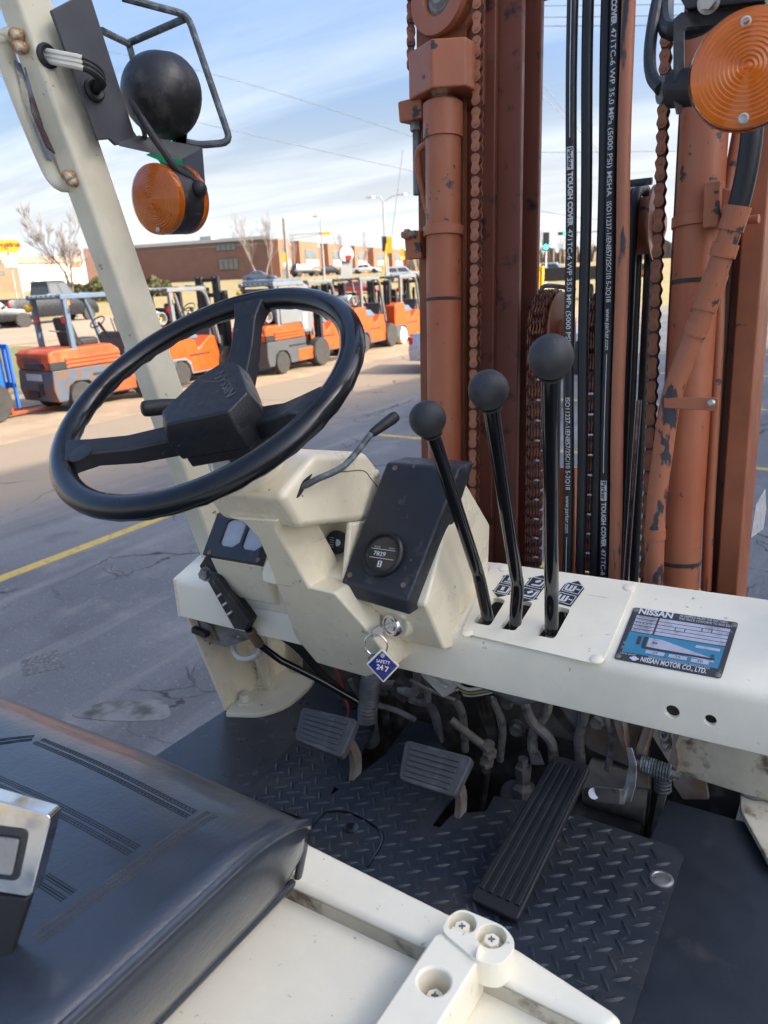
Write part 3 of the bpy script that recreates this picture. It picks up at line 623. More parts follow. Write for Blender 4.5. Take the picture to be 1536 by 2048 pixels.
rfoot = MB().prism(rounded(fr, .01, 3), (0, 0, .010)).build('pillar_foot', 'cream_dirty', truck, bevel=.002)
MB().hexb(TZ(1506, 1585, FZ+.014), Za, .015, .022).build('bolt', 'steel_dull', rfoot, bevel=.001)
rk = MB(); random.seed(3)
for i in range(5):
    p = TZ(1296+random.uniform(-8, 10), 2037+random.uniform(-8, 8), FZ+.006)
    MB().ball(p, random.uniform(.003, .005), 7, 5, .7).build('pebble', 'sticker', None, M=MT) if False else None

# ---- pedals
def pedal(c4, z0, yq, name='brake_pedal', armto=None):
    n = V((0, -.62, .78)).normalized(); o = TZ(*c4[4], z0)
    P = [TP(*p, o, n) for p in c4[:4]]
    pd = MB().prism(rounded([p-n*.012 for p in P], .010, 4), n*.016).build(name, 'rubber_worn', truck, bevel=.003, seg=3)
    c = sum(P, V())/4
    for k in range(6):
        u = .16+k*.135
        a = P[0].lerp(P[3], u).lerp(P[1].lerp(P[2], u), .10); b = P[0].lerp(P[3], u).lerp(P[1].lerp(P[2], u), .86); h = (P[3]-P[0]).normalized()*.0032
        MB().prism([a-h+n*.0035, b-h+n*.0035, b+h+n*.0035, a+h+n*.0035], n*.0028).build('pedal_rib', 'rubber_worn', pd, bevel=.0008)
    s = P[0].lerp(P[1], .55); q = c-n*.014
    arm = [q+V((.012, .0, .0)), q+V((.01, .03, -.03)), q+V((.012, .045, -.075)), q+V((.012, .03, -.13))]
    MB().loft([[p+V((-.005, 0, 0)), p+V((.005, 0, 0)), p+V((.005, .022, -.006)), p+V((-.005, .022, -.006))] for p in smooth_path(arm, 4)]).build('pedal_arm', 'rust_plate', pd)
    return pd
pedal(((606, 1414), (717, 1440), (684, 1518), (590, 1480), (650, 1465)), -.655, .9, 'clutch_pedal')
pedal(((812, 1480), (948, 1516), (910, 1596), (798, 1560), (872, 1535)), -.655, .9, 'brake_pedal')
ap = [TZ(1107, 1508, -.665), TZ(1182, 1530, -.665), TZ(1034, 1842, -.757), TZ(938, 1796, -.757)]
an = (ap[1]-ap[0]).cross(ap[3]-ap[0]).normalized(); an = an if an.z > 0 else -an
acc = MB().prism(rounded([p-an*.012 for p in ap], .009, 4), an*.012).build('accelerator_pedal', 'rubber', truck, bevel=.003)
for k in range(5):
    u = .12+.19*k; a = ap[0].lerp(ap[1], u).lerp(ap[3].lerp(ap[2], u), .05); b = ap[0].lerp(ap[1], u).lerp(ap[3].lerp(ap[2], u), .93); h = (ap[1]-ap[0]).normalized()*.0036
    MB().prism([a-h, a+h, b+h, b-h], an*.003).build('pedal_rib', 'black_plastic', acc, bevel=.001)

# ---- seat
sx0, sx1, sy0, sy1 = -.985, -.404, -.25, .462
def ztop(x, y):
    u = (x-sx0)/(sx1-sx0)*2-1; c = 1-abs(u)**3.2
    v = max(0., (y-(sy1-.11))/.11); fr_ = (1-sqrt(max(0, 1-min(v, 1)**2)))*.058
    return -.433+.009*c-fr_+.004*sin(x*23+y*9)*.3
seat = empty('seat', MT); seat.parent = truck; seat.matrix_basis = WM[truck].inverted() @ MT; WM[seat] = MT; seat['tf'] = 1
ys = [sy0+(sy1-.12-sy0)*i/18 for i in range(19)]+[sy1-.11+.11*sin(pi/2*i/12) for i in range(13)]
rings = []
for y in ys:
    ring = []; v = max(0, (y-(sy1-.06))/.06); sh = .018*(1-sqrt(max(0, 1-v*v)))
    x1 = sx1-sh; x0 = sx0+sh
    ring += [V((x1-.052, y+.012*v, -.566)), V((x1-.036, y+.010*v, -.548)), V((x1-.014, y+.008*v, -.510)), V((x1+.000, y+.004*v, -.475)), V((x1+.004, y, min(-.440, ztop(x1, y)-.012)))]
    for i in range(25):
        u = i/24; x = x1+(x0-x1)*u; ring.append(V((x, y, ztop(x1+(x0-x1)*u, y))))
    ring += [V((x0-.004, y, min(-.440, ztop(x0, y)-.012))), V((x0-.012, y, -.470)), V((x0-.010, y, -.500)), V((x0+.030, y-.012*v, -.548))]
    rings.append(ring)
cush = MB().loft(rings).build('cushion', 'vinyl', seat, ang=70)
pip = [V((sx1+.004-(.018*(1-sqrt(max(0, 1-max(0, (y-(sy1-.06))/.06)**2)))), y, ztop(sx1, y)+.001)) for y in ys[:-4]]
pip += [V((sx1-.014-.3*(-.47-z), sy1+.002, z)) for z in (-.485, -.51, -.535, -.552)]
MB().tube(pip, .0042, 10).build('piping', 'vinyl', cush)
MB().tube([V((sx1-.040, y, -.553)) for y in ys[:-2]], .0042, 8).build('piping', 'vinyl', cush)
def seamline(a, b, off=0):
    A, B = TZ(*a, -.408), TZ(*b, -.408); P = [A.lerp(B, i/24) for i in range(25)]
    d = (B-A).normalized(); n = V((-d.y, d.x, 0))*off
    return [V((p.x+n.x, p.y+n.y, ztop(p.x+n.x, p.y+n.y)-.0002)) for p in P]
st = MB(); dash = MB()
for a, b in (((70, 1451), (378, 1588)), ((-40, 1520), (262, 1662)), ((75, 1722), (130, 1752)), ((418, 1582), (60, 1836)), ((-60, 1465), (60, 1445))):
    for off in (-.0065, -.002, .002, .0065): st.tube(seamline(a, b, off), .0006, 5)
    for off in (-.0042, .0042):
        P = seamline(a, b, off)
        for i in range(24):
            for k in (0, .5): dash.cyl(P[i].lerp(P[i+1], k+.05)+Za*.0001, P[i].lerp(P[i+1], k+.38)+Za*.0001, .0007, 5)
st.build('seat_seam', 'vinyl_seam', cush); dash.build('stitching', 'vinyl_seam', cush)
# seat-belt buckle at the seat's side
b0 = TD(30, 1690, .52)
bo = [TD(*p, .52) for p in ((-60, 1585), (103, 1632), (62, 1795), (-100, 1770))]
bn = (bo[1]-bo[0]).cross(bo[3]-bo[0]).normalized(); bn = bn if bn.y < 0 else -bn
buck = MB().prism(rounded(bo, .004, 3), -bn*.018).build('belt_buckle', 'chrome', seat, bevel=.002, seg=3)
bcn = sum(bo, V())/4
inn = [TP(*p, bo[0]+bn*.0004, bn) for p in ((-90, 1640), (58, 1660), (38, 1762), (-100, 1745))]
MB().prism(rounded(inn, .005, 3), bn*.0006).build('buckle_recess', 'gauge_dark', buck)
inn = [TP(*p, bo[0]+bn*.0012, bn) for p in ((-90, 1660), (42, 1676), (27, 1748), (-100, 1732))]
MB().prism(rounded(inn, .002, 3), bn*.0025).build('push_button', 'steel', buck, bevel=.0008)
MB().prism([TD(*p, .525) for p in ((-90, 1780), (58, 1795), (-10, 2000), (-160, 2060))], -bn*.012).build('belt_sleeve', 'rubber', buck, bevel=.003)

# ---- hood deck, front bar and hinge
DZ = -.572
bar_far = [TZ(*p, -.55) for p in ((300, 1560), (580, 1665), (905, 1826), (1040, 1895), (1225, 2015), (1252, 2040))]
bar_near = [TZ(*p, -.55) for p in ((1215, 2062), (1000, 1957), (870, 1897), (580, 1764), (300, 1640))]
bar_far[0] = V((-1.06, bar_far[1].y+.006, -.55)); bar_near[-1] = V((-1.06, bar_near[-2].y+.006, -.55))
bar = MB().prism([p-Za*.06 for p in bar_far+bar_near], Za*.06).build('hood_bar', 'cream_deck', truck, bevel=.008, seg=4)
wall = bar_near[::-1]
mbw = MB()
for i in range(len(wall)-1):
    a, b = wall[i]-V((0, .0012, .006)), wall[i+1]-V((0, .0012, .006))
    n = max(1, int((b-a).length/.02))
    mbw.add([a, b, b-Za*.034, a-Za*.034], [(0, 1, 2, 3)])
mbw.build('gap_wall', 'cream_dirty', bar)
yb = [TZ(*p, DZ) for p in ((1205, 2085), (1000, 1988), (870, 1925), (580, 1788))]
deck = [V((-1.06, yb[-1].y+.006, DZ))]+yb[::-1]+[V((.03, yb[0].y-.06, DZ)), V((.03, -.5, DZ)), V((-1.06, -.5, DZ))]
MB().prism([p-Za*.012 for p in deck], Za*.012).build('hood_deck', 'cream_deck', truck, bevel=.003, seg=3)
# hinge
HZ = -.527
hb = [TZ(*p, HZ) for p in ((880, 1860), (898, 1828), (925, 1816), (1010, 1852), (1030, 1880), (1026, 1905), (1000, 1932), (958, 1925))]
hinge = MB().prism([V((p.x, p.y, -.552)) for p in rounded(hb, .008, 3)], (0, 0, HZ+.552)).build('hinge_block', 'cream_deck', truck, bevel=.005, seg=3)
hc_ = MB(); bolts = []
for px, py in ((924, 1846), (983, 1872)):
    c = TZ(px, py, HZ); hc_.cyl(c-Za*.016, c+Za*.02, .0128, 26); bolts.append(c)
cut(hinge, [(hc_, MT)])
for c in bolts:
    b = MB().hexb(c-Za*.0158, Za, .0075, .012).build('bolt', 'cream_deck', hinge, bevel=.001)
    MB().box(c-Za*.0034, (.006, .0014, .0012), Matrix.Rotation(.5, 3, 'Z')).box(c-Za*.0033, (.0014, .006, .0012), Matrix.Rotation(.5, 3, 'Z')).build('bolt_cross', 'grime_cream', b)
AZ = -.530
arm = [TZ(*p, AZ) for p in ((868, 1868), (905, 1858), (912, 1878), (945, 1895), (952, 1880), (966, 1895), (964, 1912), (868, 2068), (700, 2400), (585, 2330), (715, 2095))]
ha = MB().prism([V((p.x, p.y, DZ)) for p in arm], (0, 0, AZ-DZ)).build('hinge_arm', 'cream_deck', truck, bevel=.006, seg=3)
c = TZ(868, 1962, AZ); hc_ = MB().cyl(c-Za*.030, c+Za*.02, .0132, 28); cut(ha, [(hc_, MT)])
b = MB().hexb(c-Za*.0296, Za, .0076, .014).build('bolt', 'cream_deck', ha, bevel=.001)
MB().box(c-Za*.0150, (.006, .0014, .0012), Matrix.Rotation(.4, 3, 'Z')).box(c-Za*.0149, (.0014, .006, .0012), Matrix.Rotation(.4, 3, 'Z')).build('bolt_cross', 'grime_cream', b)
MB().cyl(TZ(902, 1880, AZ-.008), TZ(948, 1896, AZ-.008), .011, 20).build('hinge_knuckle', 'cream_deck', ha)
MB().lathe([(.006, 0), (.005, .002), (0, .002)], TX(958, 1905, arm[5].x+.001), Xa, 14).build('hinge_pin', 'cream_deck', ha)

# ---- front pillars and grab handle
def pillar(x0, x1, P0, P1, name='front_pillar', m='cream_worn', dy=.058):
    d = P1-P0
    r = [[V((x0, p.y, p.z)), V((x1, p.y, p.z)), V((x1, p.y+dy, p.z+.012)), V((x0, p.y+dy, p.z+.012))] for p in (P0, P1)]
    return MB().loft(r).build(name, m, truck, bevel=.007, seg=3)
pl0 = TX(412, 1085, -1.025); pl1 = TX(58, 100, -1.025)
dirp = (pl1-pl0); P0 = pl0-dirp*.06; P1 = pl0+dirp*1.95
pillar(-1.058, -1.012, P0, P1)
def PL(px, py, x=-1.012): return TX(px, py, x)
lp_ = WM
rp0 = V((0, pl0.y+.02, -.39)); rp1 = TX(1530, 20, -.0985)
q0r = rp1-dirp.normalized()*.75; 
rtp = rp1+dirp.normalized()*.9
MB().loft([[V((x0+dx, p.y, p.z)), V((x0+dx+.046, p.y, p.z)), V((x0+dx+.046, p.y+.058, p.z+.012)), V((x0+dx, p.y+.058, p.z+.012))] for p, x0, dx in ((q0r, .012, 0), (rp1, -.0985, 0), (rtp, -.235, 0))]).build('front_pillar', 'cream_worn', truck, bevel=.007, seg=3)
# overhead guard above our heads
top = P1
MB().span((-1.06, top.y-.02, top.z-.03), (-.05, top.y+.05, top.z+.03)).build('guard_header', 'cream_worn', truck, bevel=.006)
for i in range(5):
    x = -.97+.21*i
    MB().span((x-.012, top.y-1.45, top.z-.012), (x+.012, top.y-.02, top.z+.024)).build('guard_bar', 'cream_worn', truck, bevel=.004)
for x in (-1.058, -.1):
    MB().span((x, top.y-1.5, -.60), (x+.046, top.y-1.43, top.z)).build('rear_pillar', 'cream_worn', truck, bevel=.006)
MB().span((-1.06, top.y-1.5, top.z-.02), (-.05, top.y-1.44, top.z+.03)).build('guard_header', 'cream_worn', truck, bevel=.006)
# grab handle behind the left pillar
hx = -1.045
hpts = [TX(36, 74, hx), TX(12, 84, hx-.02), TX(10, 105, hx-.03), TX(52, 220, hx-.03), TX(98, 330, hx-.03), TX(118, 362, hx-.02), TX(140, 362, hx)]
hr_ = []
P = smooth_path(hpts, 5)
for i, p in enumerate(P):
    t = (P[min(i+1, len(P)-1)]-P[max(i-1, 0)]).normalized(); s_ = Xa.cross(t).normalized()
    hr_.append([p+s_*.0155*cos(2*pi*j/14)+Xa*.012*sin(2*pi*j/14) for j in range(14)])
hd = MB().loft(hr_).build('grab_handle', 'cream_worn', truck)
MB().prism([p for p in (TX(48, 135, hx+.004), TX(62, 185, hx+.004), TX(86, 260, hx+.004), TX(108, 308, hx+.004), TX(92, 295, hx+.004), TX(62, 225, hx+.004))], (.004, 0, 0)).build('bare_patch', 'bare_patch', hd)
MB().prism([p for p in (TX(28, 120, hx-.016), TX(42, 128, hx-.016), TX(84, 262, hx-.016), TX(106, 322, hx-.016), TX(92, 318, hx-.016), TX(46, 200, hx-.016))], (.0015, -.0005, 0)).build('primer_patch', 'primer_edge', hd)
for px, py in ((33, 70), (138, 352), (40, 95), (146, 362)): MB().ball(TX(px, py, -1.03), .0115, 12, 8, .8).build('weld', 'rust_weld', hd)
MB().lathe([(.014, 0), (.014, .0025), (.006, .003), (0, .001)], TX(262, 697, -1.030), -Ya, 18).build('pillar_hole', 'rust_weld', hd) if False else None
# ---- left lamp group
LX = -.985
bp = [TX(*p, LX) for p in ((103, 20), (178, -20), (268, 262), (283, 284), (232, 290), (220, 278), (196, 280))]
lamp = MB().prism(bp, (-.006, 0, 0)).build('lamp_bracket', 'bracket_grey', truck, bevel=.0015)
sh = [TX(268, 262, LX), TX(283, 284, LX)]
a0 = TX(230, 285, LX); b0_ = TX(290, 278, LX); 
MB().prism([TX(236, 284, LX), TX(278, 270, LX), TD(400, 292, sh[1].dot(FT)+.03), TD(360, 312, sh[1].dot(FT)+.03)], (0, 0, -.006)).build('lamp_shelf', 'bracket_grey', lamp, bevel=.001)
tl = (TX(280, 200, LX)).dot(FT)
lc = TD(314, 186, tl+.04); rl = .077*(tl+.04)/1450*1000/1000*1.0
rl = 77/1450*(tl+.04)
lax = V((-.25, 1, .02)).normalized()
lb = MB().lathe([(rl*sin(a), -rl*1.05*cos(a)) for a in [pi/2*i/10 for i in range(11)]]+[(rl*1.03, .004), (rl*1.05, .012), (rl*1.02, .02), (rl*.96, .022)], lc+lax*.012, lax, 40).build('headlamp', 'lamp_black', lamp)
MB().lathe([(rl*.97, 0), (rl*.6, .006), (0, .009)], lc+lax*.033, lax, 32).build('lamp_lens', 'gauge_glass', lb)
MB().tube(smooth_path([TD(270, 212, tl), TD(278, 240, tl-.02), TD(288, 262, tl-.01), TD(290, 282, tl+.02)], 4), .004, 8).build('lamp_mount', 'rod_grey', lb)
# guard cage of bent rod
rd = .0058
def bent(pts, r=.02, k=4): return rounded([V(p) for p in pts], [0]+[r]*(len(pts)-2)+[0], k)
td = tl
MB().tube(bent([TD(225, -10, td), TD(262, 0, td+.0), TD(375, 30, td+.06), TD(462, 285, td+.06), TD(400, 290, td+.05), TD(374, 285, td+.04)], .018)[1:], rd, 10).build('cage_rod', 'rod_grey', lamp)
MB().tube(bent([TD(205, 62, td), TD(258, 88, td+.14), TD(300, 250, td+.14), TD(340, 275, td+.1)], .012), rd, 10).build('cage_rod', 'rod_grey', lamp)
MB().tube([TD(258, 86, td+.14), TD(368, 38, td+.06)], rd, 10).build('cage_rod', 'rod_grey', lamp)
# grommet and wires from the pillar
g1 = PL(94, 112); g2 = TX(188, 180, LX+.001)
MB().lathe([(.0165, 0), (.0165, .003), (.013, .006), (.008, .004), (.008, 0)], g1, Xa, 22).build('grommet', 'rubber', lamp)
MB().lathe([(.0165, 0), (.0165, .003), (.013, .006), (.008, .004), (.008, 0)], g2, Xa, 22).build('grommet', 'rubber', lamp)
for o_ in (-.006, .0, .006):
    w_ = smooth_path([g1+Za*o_, g1+V((.03, -.0, -.01+o_)), (g1+g2)/2+V((.045, -.005, .0+o_)), g2+V((.022, 0, .01+o_)), g2], 5)
    MB().tube(w_[:len(w_)*55//100+1], .0042, 8).build('wire', 'wire_white', lamp); MB().tube(w_[len(w_)*45//100:], .0050, 8).build('wire_sleeve', 'rubber', lamp)
MB().tube(smooth_path([TD(262, 205, td-.01), TD(285, 240, td-.03), TD(318, 290, td-.02), TD(355, 340, td+.0), TD(385, 358, td+.02), TD(408, 378, td+.03)], 5), .0058, 10).build('lamp_cable', 'rubber', lamp)
# turn signal under it
ts = td+.02
tb_ = MB().prism([TD(*p, ts+.02) for p in ((362, 290), (405, 294), (412, 385), (408, 408), (390, 408), (372, 365))], (-.004, .003, 0)).build('signal_bracket', 'bracket_grey', lamp, bevel=.001)
tcc = TD(312, 399, ts-.005); tax = V((.04, -1, -.08)).normalized()      # lens faces back towards the seat
R_ = 66/1450*ts
sg = MB().lathe([(R_*.98, -.055), (R_, -.050), (R_, -.012), (R_*.98, -.008)], tcc, tax, 36).build('turn_signal', 'lamp_black', lamp)
def lens(c, ax, R, par):
    pr = [(R*1.0, 0), (R*1.01, .006), (R*.99, .012)]
    n = 12
    for i in range(n):
        r0 = R*(.93-.93*i/n); z = .014+.008*(1-((1-i/n))**2)
        pr += [(r0, z-.0003), (r0-R*.05, z+.0011)]
    pr += [(0, .0235)]
    MB().lathe([(R*.95, .001), (R*.5, .0005), (0, 0)], c, ax, 32).build('reflector', 'chrome', par)
    return MB().lathe(pr, c, ax, 44).build('amber_lens', 'amber', par, ang=25)
l1 = lens(tcc-tax*.010, tax, R_, sg); lens(tcc-tax*.053, -tax, R_, sg)
MB().lathe([(.0045, 0), (.0045, .003), (.002, .004), (0, .003)], tcc+tax*.002+V((.0, 0, -R_*.86)), tax, 12).build('lens_screw', 'steel', l1)
MB().ball(TD(398, 378, ts+.0), .013, 12, 8).build('cable_boot', 'rubber', sg)
mbt = MB(); flat_text(mbt, 'SAE-I-81', .009, tcc-tax*.032+V((.004, 0, 0)), Xa, Za, 0) if False else None
gt = MB().prism([TD(*p, ts+.06) for p in ((300, 300), (372, 290), (374, 252), (352, 258), (352, 338), (322, 328))], (0, .002, 0)).build('ribbon', 'green_tape', lamp)
MB().prism([TD(*p, ts+.05) for p in ((292, 310), (310, 303), (366, 318), (366, 332), (340, 330))], (0, .001, .001)).build('ribbon', 'green_tape', lamp)
# ---- right turn signal close to us
rt_ = .655
rc = TD(1497, 142, rt_); rax = V((.12, -1, -.05)).normalized(); RR = 107/1450*rt_
rs = MB().lathe([(RR*.55, -.05), (RR*.60, -.045), (RR*.62, -.008), (RR*.98, -.004), (RR*1.02, 0)], rc, rax, 40).build('turn_signal', 'lamp_black', truck)
rl1 = lens(rc, rax, RR, rs)
MB().lathe([(RR*1.03, -.002), (RR*1.045, .001), (RR*1.03, .0045)], rc, rax, 48, caps=False).build('lens_rim', 'amber_ring', rs)
for px, py in ((1492, 46), (1487, 238)):
    MB().lathe([(.0045, 0), (.0045, .005), (.0030, .006), (.0025, .0045), (0, .0045)], TP(px, py, rc+rax*.0125, rax), rax, 16).build('lens_screw', 'white_plastic', rl1)
k = .69
rb = MB().prism([TD(*p, k) for p in ((1346, 165), (1346, 38), (1362, 24), (1536, 10), (1536, 42), (1375, 55), (1368, 62), (1368, 165))], V((0, .004, 0))).build('signal_bracket', 'lamp_black', truck, bevel=.001)
MB().prism([TD(*p, k-.005) for p in ((1350, -20), (1372, 18), (1536, 4), (1536, -40))], (0, .03, 0)).build('bracket_plate', 'lamp_black', rb, bevel=.002)
MB().hexb(TD(1418, 4, k-.01), (0, -1, -.2), .007, .01).build('bolt', 'steel', rb)
MB().cyl(TD(1344, 178, k+.02), TD(1400, 172, k), .017, 20).build('lamp_stem', 'rubber', rs)
MB().cyl(TD(1320, 180, k+.02), TD(1347, 178, k+.02), .0125, 20).build('cable_gland', 'rod_grey', rs)
MB().prism([TD(*p, k+.01) for p in ((1344, 185), (1352, 228), (1362, 225), (1366, 200))], (0, .004, 0)).build('bracket_end', 'rust_plate', rb)
MB().tube(smooth_path([TD(1322, -30, k+.1), TD(1309, 30, k+.08), TD(1300, 100, k+.06), TD(1303, 150, k+.04), TD(1322, 178, k+.02)], 5), .0062, 10).build('lamp_cable', 'rubber', rs)
MB().tube(smooth_path([TD(1332, -30, k+.1), TD(1330, 40, k+.08), TD(1345, 62, k+.05), TD(1400, 52, k+.05), TD(1440, 20, k+.05)], 5), .009, 10).build('lamp_cable', 'hose', rs)

# ---- what hangs under the cowl
MB().prism([V((-1.0, 1.193+.073*z_, z_)) for z_ in (-1.16, -.47)]+[V((-1.0, 1.199+.073*z_, z_)) for z_ in (-.47, -1.16)], (.98, 0, 0)).build('firewall', 'grime', truck)
MB().span((-1.0, .9, -1.16), (-.02, 1.255, -1.15)).build('belly_plate', 'grime', truck)
MB().prism([TY(*p , 1.138) for p in ((978, 1385), (1300, 1400), (1300, 1680), (1010, 1600))], (0, .006, 0)).build('inner_panel', 'grime_cream', truck)
MB().prism([TY(*p , 1.134) for p in ((975, 1395), (986, 1395), (1004, 1470), (998, 1472))], (0, .006, 0)).build('panel_edge', 'cream_dirty', truck)
rp_ = MB().prism([TY(*p, 1.128) for p in ((1100, 1380), (1290, 1400), (1262, 1535), (1180, 1500), (1120, 1440))], (0, .006, 0)).build('rusty_plate', 'rust_plate', truck, bevel=.001)
MB().prism([TY(*p, 1.124) for p in ((1070, 1385), (1098, 1385), (1150, 1460), (1140, 1468))], (0, .003, 0)).build('plate_slot', 'grime', rp_)
for px, py, yv in ((1197, 1440, 1.124), (1035, 1455, 1.134), (1018, 1402, 1.134)): MB().hexb(TY(px, py, yv), -Ya, .012, .015).build('bolt', 'steel_dull', rp_, bevel=.001)
MB().prism([TY(*p, 1.12) for p in ((1285, 1440), (1560, 1465), (1560, 1610), (1400, 1560), (1350, 1545))], (0, .006, 0)).build('cross_panel', 'cream_dirty', truck)
for pts, r, m, nm in (
    (((745, 1345, 1.03), (738, 1390, 1.04), (735, 1440, 1.05), (740, 1480, 1.08)), .019, 'tape', 'corrugated_conduit'),
    (((706, 1372, 1.08), (704, 1420, 1.09), (712, 1465, 1.1)), .014, 'rubber', 'corrugated_conduit')):
    P = smooth_path([TY(*q) for q in pts], 14); MB().tube(P, [r*(1+.09*(-1)**i) for i in range(len(P))], 16).build(nm, m, truck, ang=20)
def pipe(pts, r, m, nm='pipe', k=5, n=10): return MB().tube(smooth_path([TY(*q) for q in pts], k), r, n).build(nm, m, truck)
pipe(((690, 1395, 1.02), (697, 1420, 1.02), (692, 1440, 1.03)), .0022, 'wire_red', 'wire')
pipe(((670, 1338, .98), (680, 1360, .99), (690, 1400, 1.02)), .0025, 'wire_red', 'wire')
pipe(((640, 1350, 1.0), (700, 1400, 1.03), (750, 1415, 1.04)), .005, 'hose', 'wire')
pipe(((815, 1283, .99), (825, 1310, 1.0), (835, 1350, 1.02), (828, 1385, 1.03), (800, 1378, 1.04)), .0085, 'dust_pipe', 'hose')
pipe(((840, 1330, 1.02), (855, 1385, 1.04), (848, 1405, 1.05), (820, 1398, 1.05)), .0075, 'dust_pipe', 'hose')
pipe(((768, 1385, 1.08), (770, 1425, 1.1), (776, 1455, 1.1)), .0085, 'grime', 'hose')
pipe(((795, 1390, 1.07), (798, 1425, 1.09), (802, 1460, 1.1)), .0085, 'grime', 'hose')
for px, py in ((776, 1442), (801, 1452)): 
    c = TY(px, py, 1.095); MB().prism([c+V((cos(i*pi/3)*.013, sin(i*pi/3)*.013, 0)) for i in range(6)], (0, 0, -.025)).build('hose_nut', 'grime', truck)
MB().box(TY(806, 1378, 1.05), (.035, .03, .035), Matrix.Rotation(.4, 3, 'Y')).build('pipe_clamp', 'grime', truck, bevel=.003)
MB().prism([TY(*p, 1.145) for p in ((846, 1392), (900, 1396), (900, 1416), (852, 1410))], (0, .005, 0)).build('frame_rail', 'mast_dark', truck)
MB().prism([TY(*p, 1.142) for p in ((900, 1430), (1000, 1440), (1000, 1455), (905, 1448))], (0, .005, 0)).build('frame_rail', 'mast_dark', truck)
# connector and harness
co = [TY(*p, .98) for p in ((848, 1325), (915, 1352), (888, 1394), (842, 1345))]
cn = MB().prism([TY(*p, .98) for p in ((862, 1322), (918, 1352), (886, 1396), (840, 1350))], V((.01, .03, 0))).build('connector', 'white_plastic', truck, bevel=.002)
MB().prism([TY(*p, .978) for p in ((858, 1346), (900, 1372), (894, 1378), (853, 1352))], (0, -.006, 0)).build('connector_latch', 'white_plastic', cn, bevel=.001)
for i in range(6): pipe(((905+i*2, 1362+i*4, 1.0), (935, 1378+i*3, 1.0+.006*i), (975, 1374+i*3, 1.01), (1010, 1378, 1.03)), .0032, ['wire_white', 'tape', 'wire_yellow', 'tape', 'wire_white', 'hose'][i], 'wire')
pipe(((935, 1352, 1.0), (985, 1368, 1.01), (1030, 1392, 1.02), (1065, 1388, 1.03), (1085, 1372, 1.05)), .0135, 'tape', 'taped_harness', 7, 12)
for i in range(3): pipe(((955+i*8, 1385, 1.05), (962+i*9, 1420, 1.08), (978+i*6, 1460, 1.1), (985+i*4, 1500, 1.12)), .0075, 'grime', 'hose')
# dusty steel pipes
pipe(((1045, 1395, 1.06), (1062, 1440, 1.08), (1100, 1480, 1.1), (1108, 1525, 1.12)), .0095, 'dust_pipe')
pipe(((1092, 1382, 1.08), (1093, 1420, 1.09), (1068, 1465, 1.1), (1065, 1500, 1.1)), .0095, 'dust_pipe')
pipe(((1163, 1395, 1.1), (1168, 1430, 1.11), (1158, 1480, 1.12), (1162, 1530, 1.13)), .0095, 'dust_pipe')
MB().loft([[TY(1055, 1495, 1.1), TY(1078, 1500, 1.1), TY(1078, 1500, 1.12), TY(1055, 1495, 1.12)], [TY(1062, 1530, 1.1), TY(1090, 1530, 1.1), TY(1090, 1530, 1.12), TY(1062, 1530, 1.12)]]).build('clevis', 'dust_pipe', truck, bevel=.002)
ct = TY(1047, 1545, 1.1)
MB().lathe([(.022, -.09), (.022, -.03), (.013, -.02), (.016, 0), (.016, .012), (.010, .014), (.010, .03)], ct, Za, 6).build('brake_fitting', 'dust_pipe', truck)
MB().lathe([(.028, 0), (.028, .01), (.02, .014)], TY(1032, 1590, 1.1), (0, -1, .4), 20).build('brake_reservoir_cap', 'dust_pipe', truck)
# brake rod with ball joint
rod = MB().cyl(TY(902, 1440, 1.03), TY(968, 1492, 1.04), .0075, 12).build('linkage_rod', 'grime_cream', truck)
for (x, y) in ((976, 1495), (980, 1510), (974, 1528)): MB().lathe([(.013, 0), (.014, .004), (.013, .009)], TY(x, y, 1.04), (0, -.3, 1), 6).build('linkage_nut', 'grime_cream', rod)
MB().cyl(TY(972, 1540, 1.05), TY(962, 1615, 1.1), .0085, 12).build('linkage_rod', 'grime', rod)
MB().lathe([(.02, 0), (.024, .02), (.02, .05)], TY(898, 1395, 1.06), (.2, 0, 1), 16).build('rubber_boot', 'grime', rod)
for pts, r, m in ((((700, 1360, 1.03), (730, 1400, 1.05), (790, 1420, 1.07), (830, 1440, 1.09)), .006, 'dust_pipe'), (((850, 1400, 1.06), (870, 1430, 1.08), (880, 1480, 1.1)), .009, 'tape'), (((905, 1390, 1.05), (925, 1430, 1.08), (930, 1500, 1.1)), .008, 'dust_pipe'), (((985, 1400, 1.07), (1005, 1450, 1.09), (1000, 1520, 1.1)), .007, 'dust_pipe'), (((820, 1360, 1.0), (860, 1380, 1.02), (910, 1400, 1.04)), .0035, 'dust_pipe'), (((1210, 1430, 1.08), (1225, 1480, 1.1), (1215, 1540, 1.1)), .006, 'dust_pipe'), (((760, 1370, 1.06), (800, 1372, 1.06), (850, 1388, 1.06)), .010, 'rust_plate')): pipe(pts, r, m, 'hose')
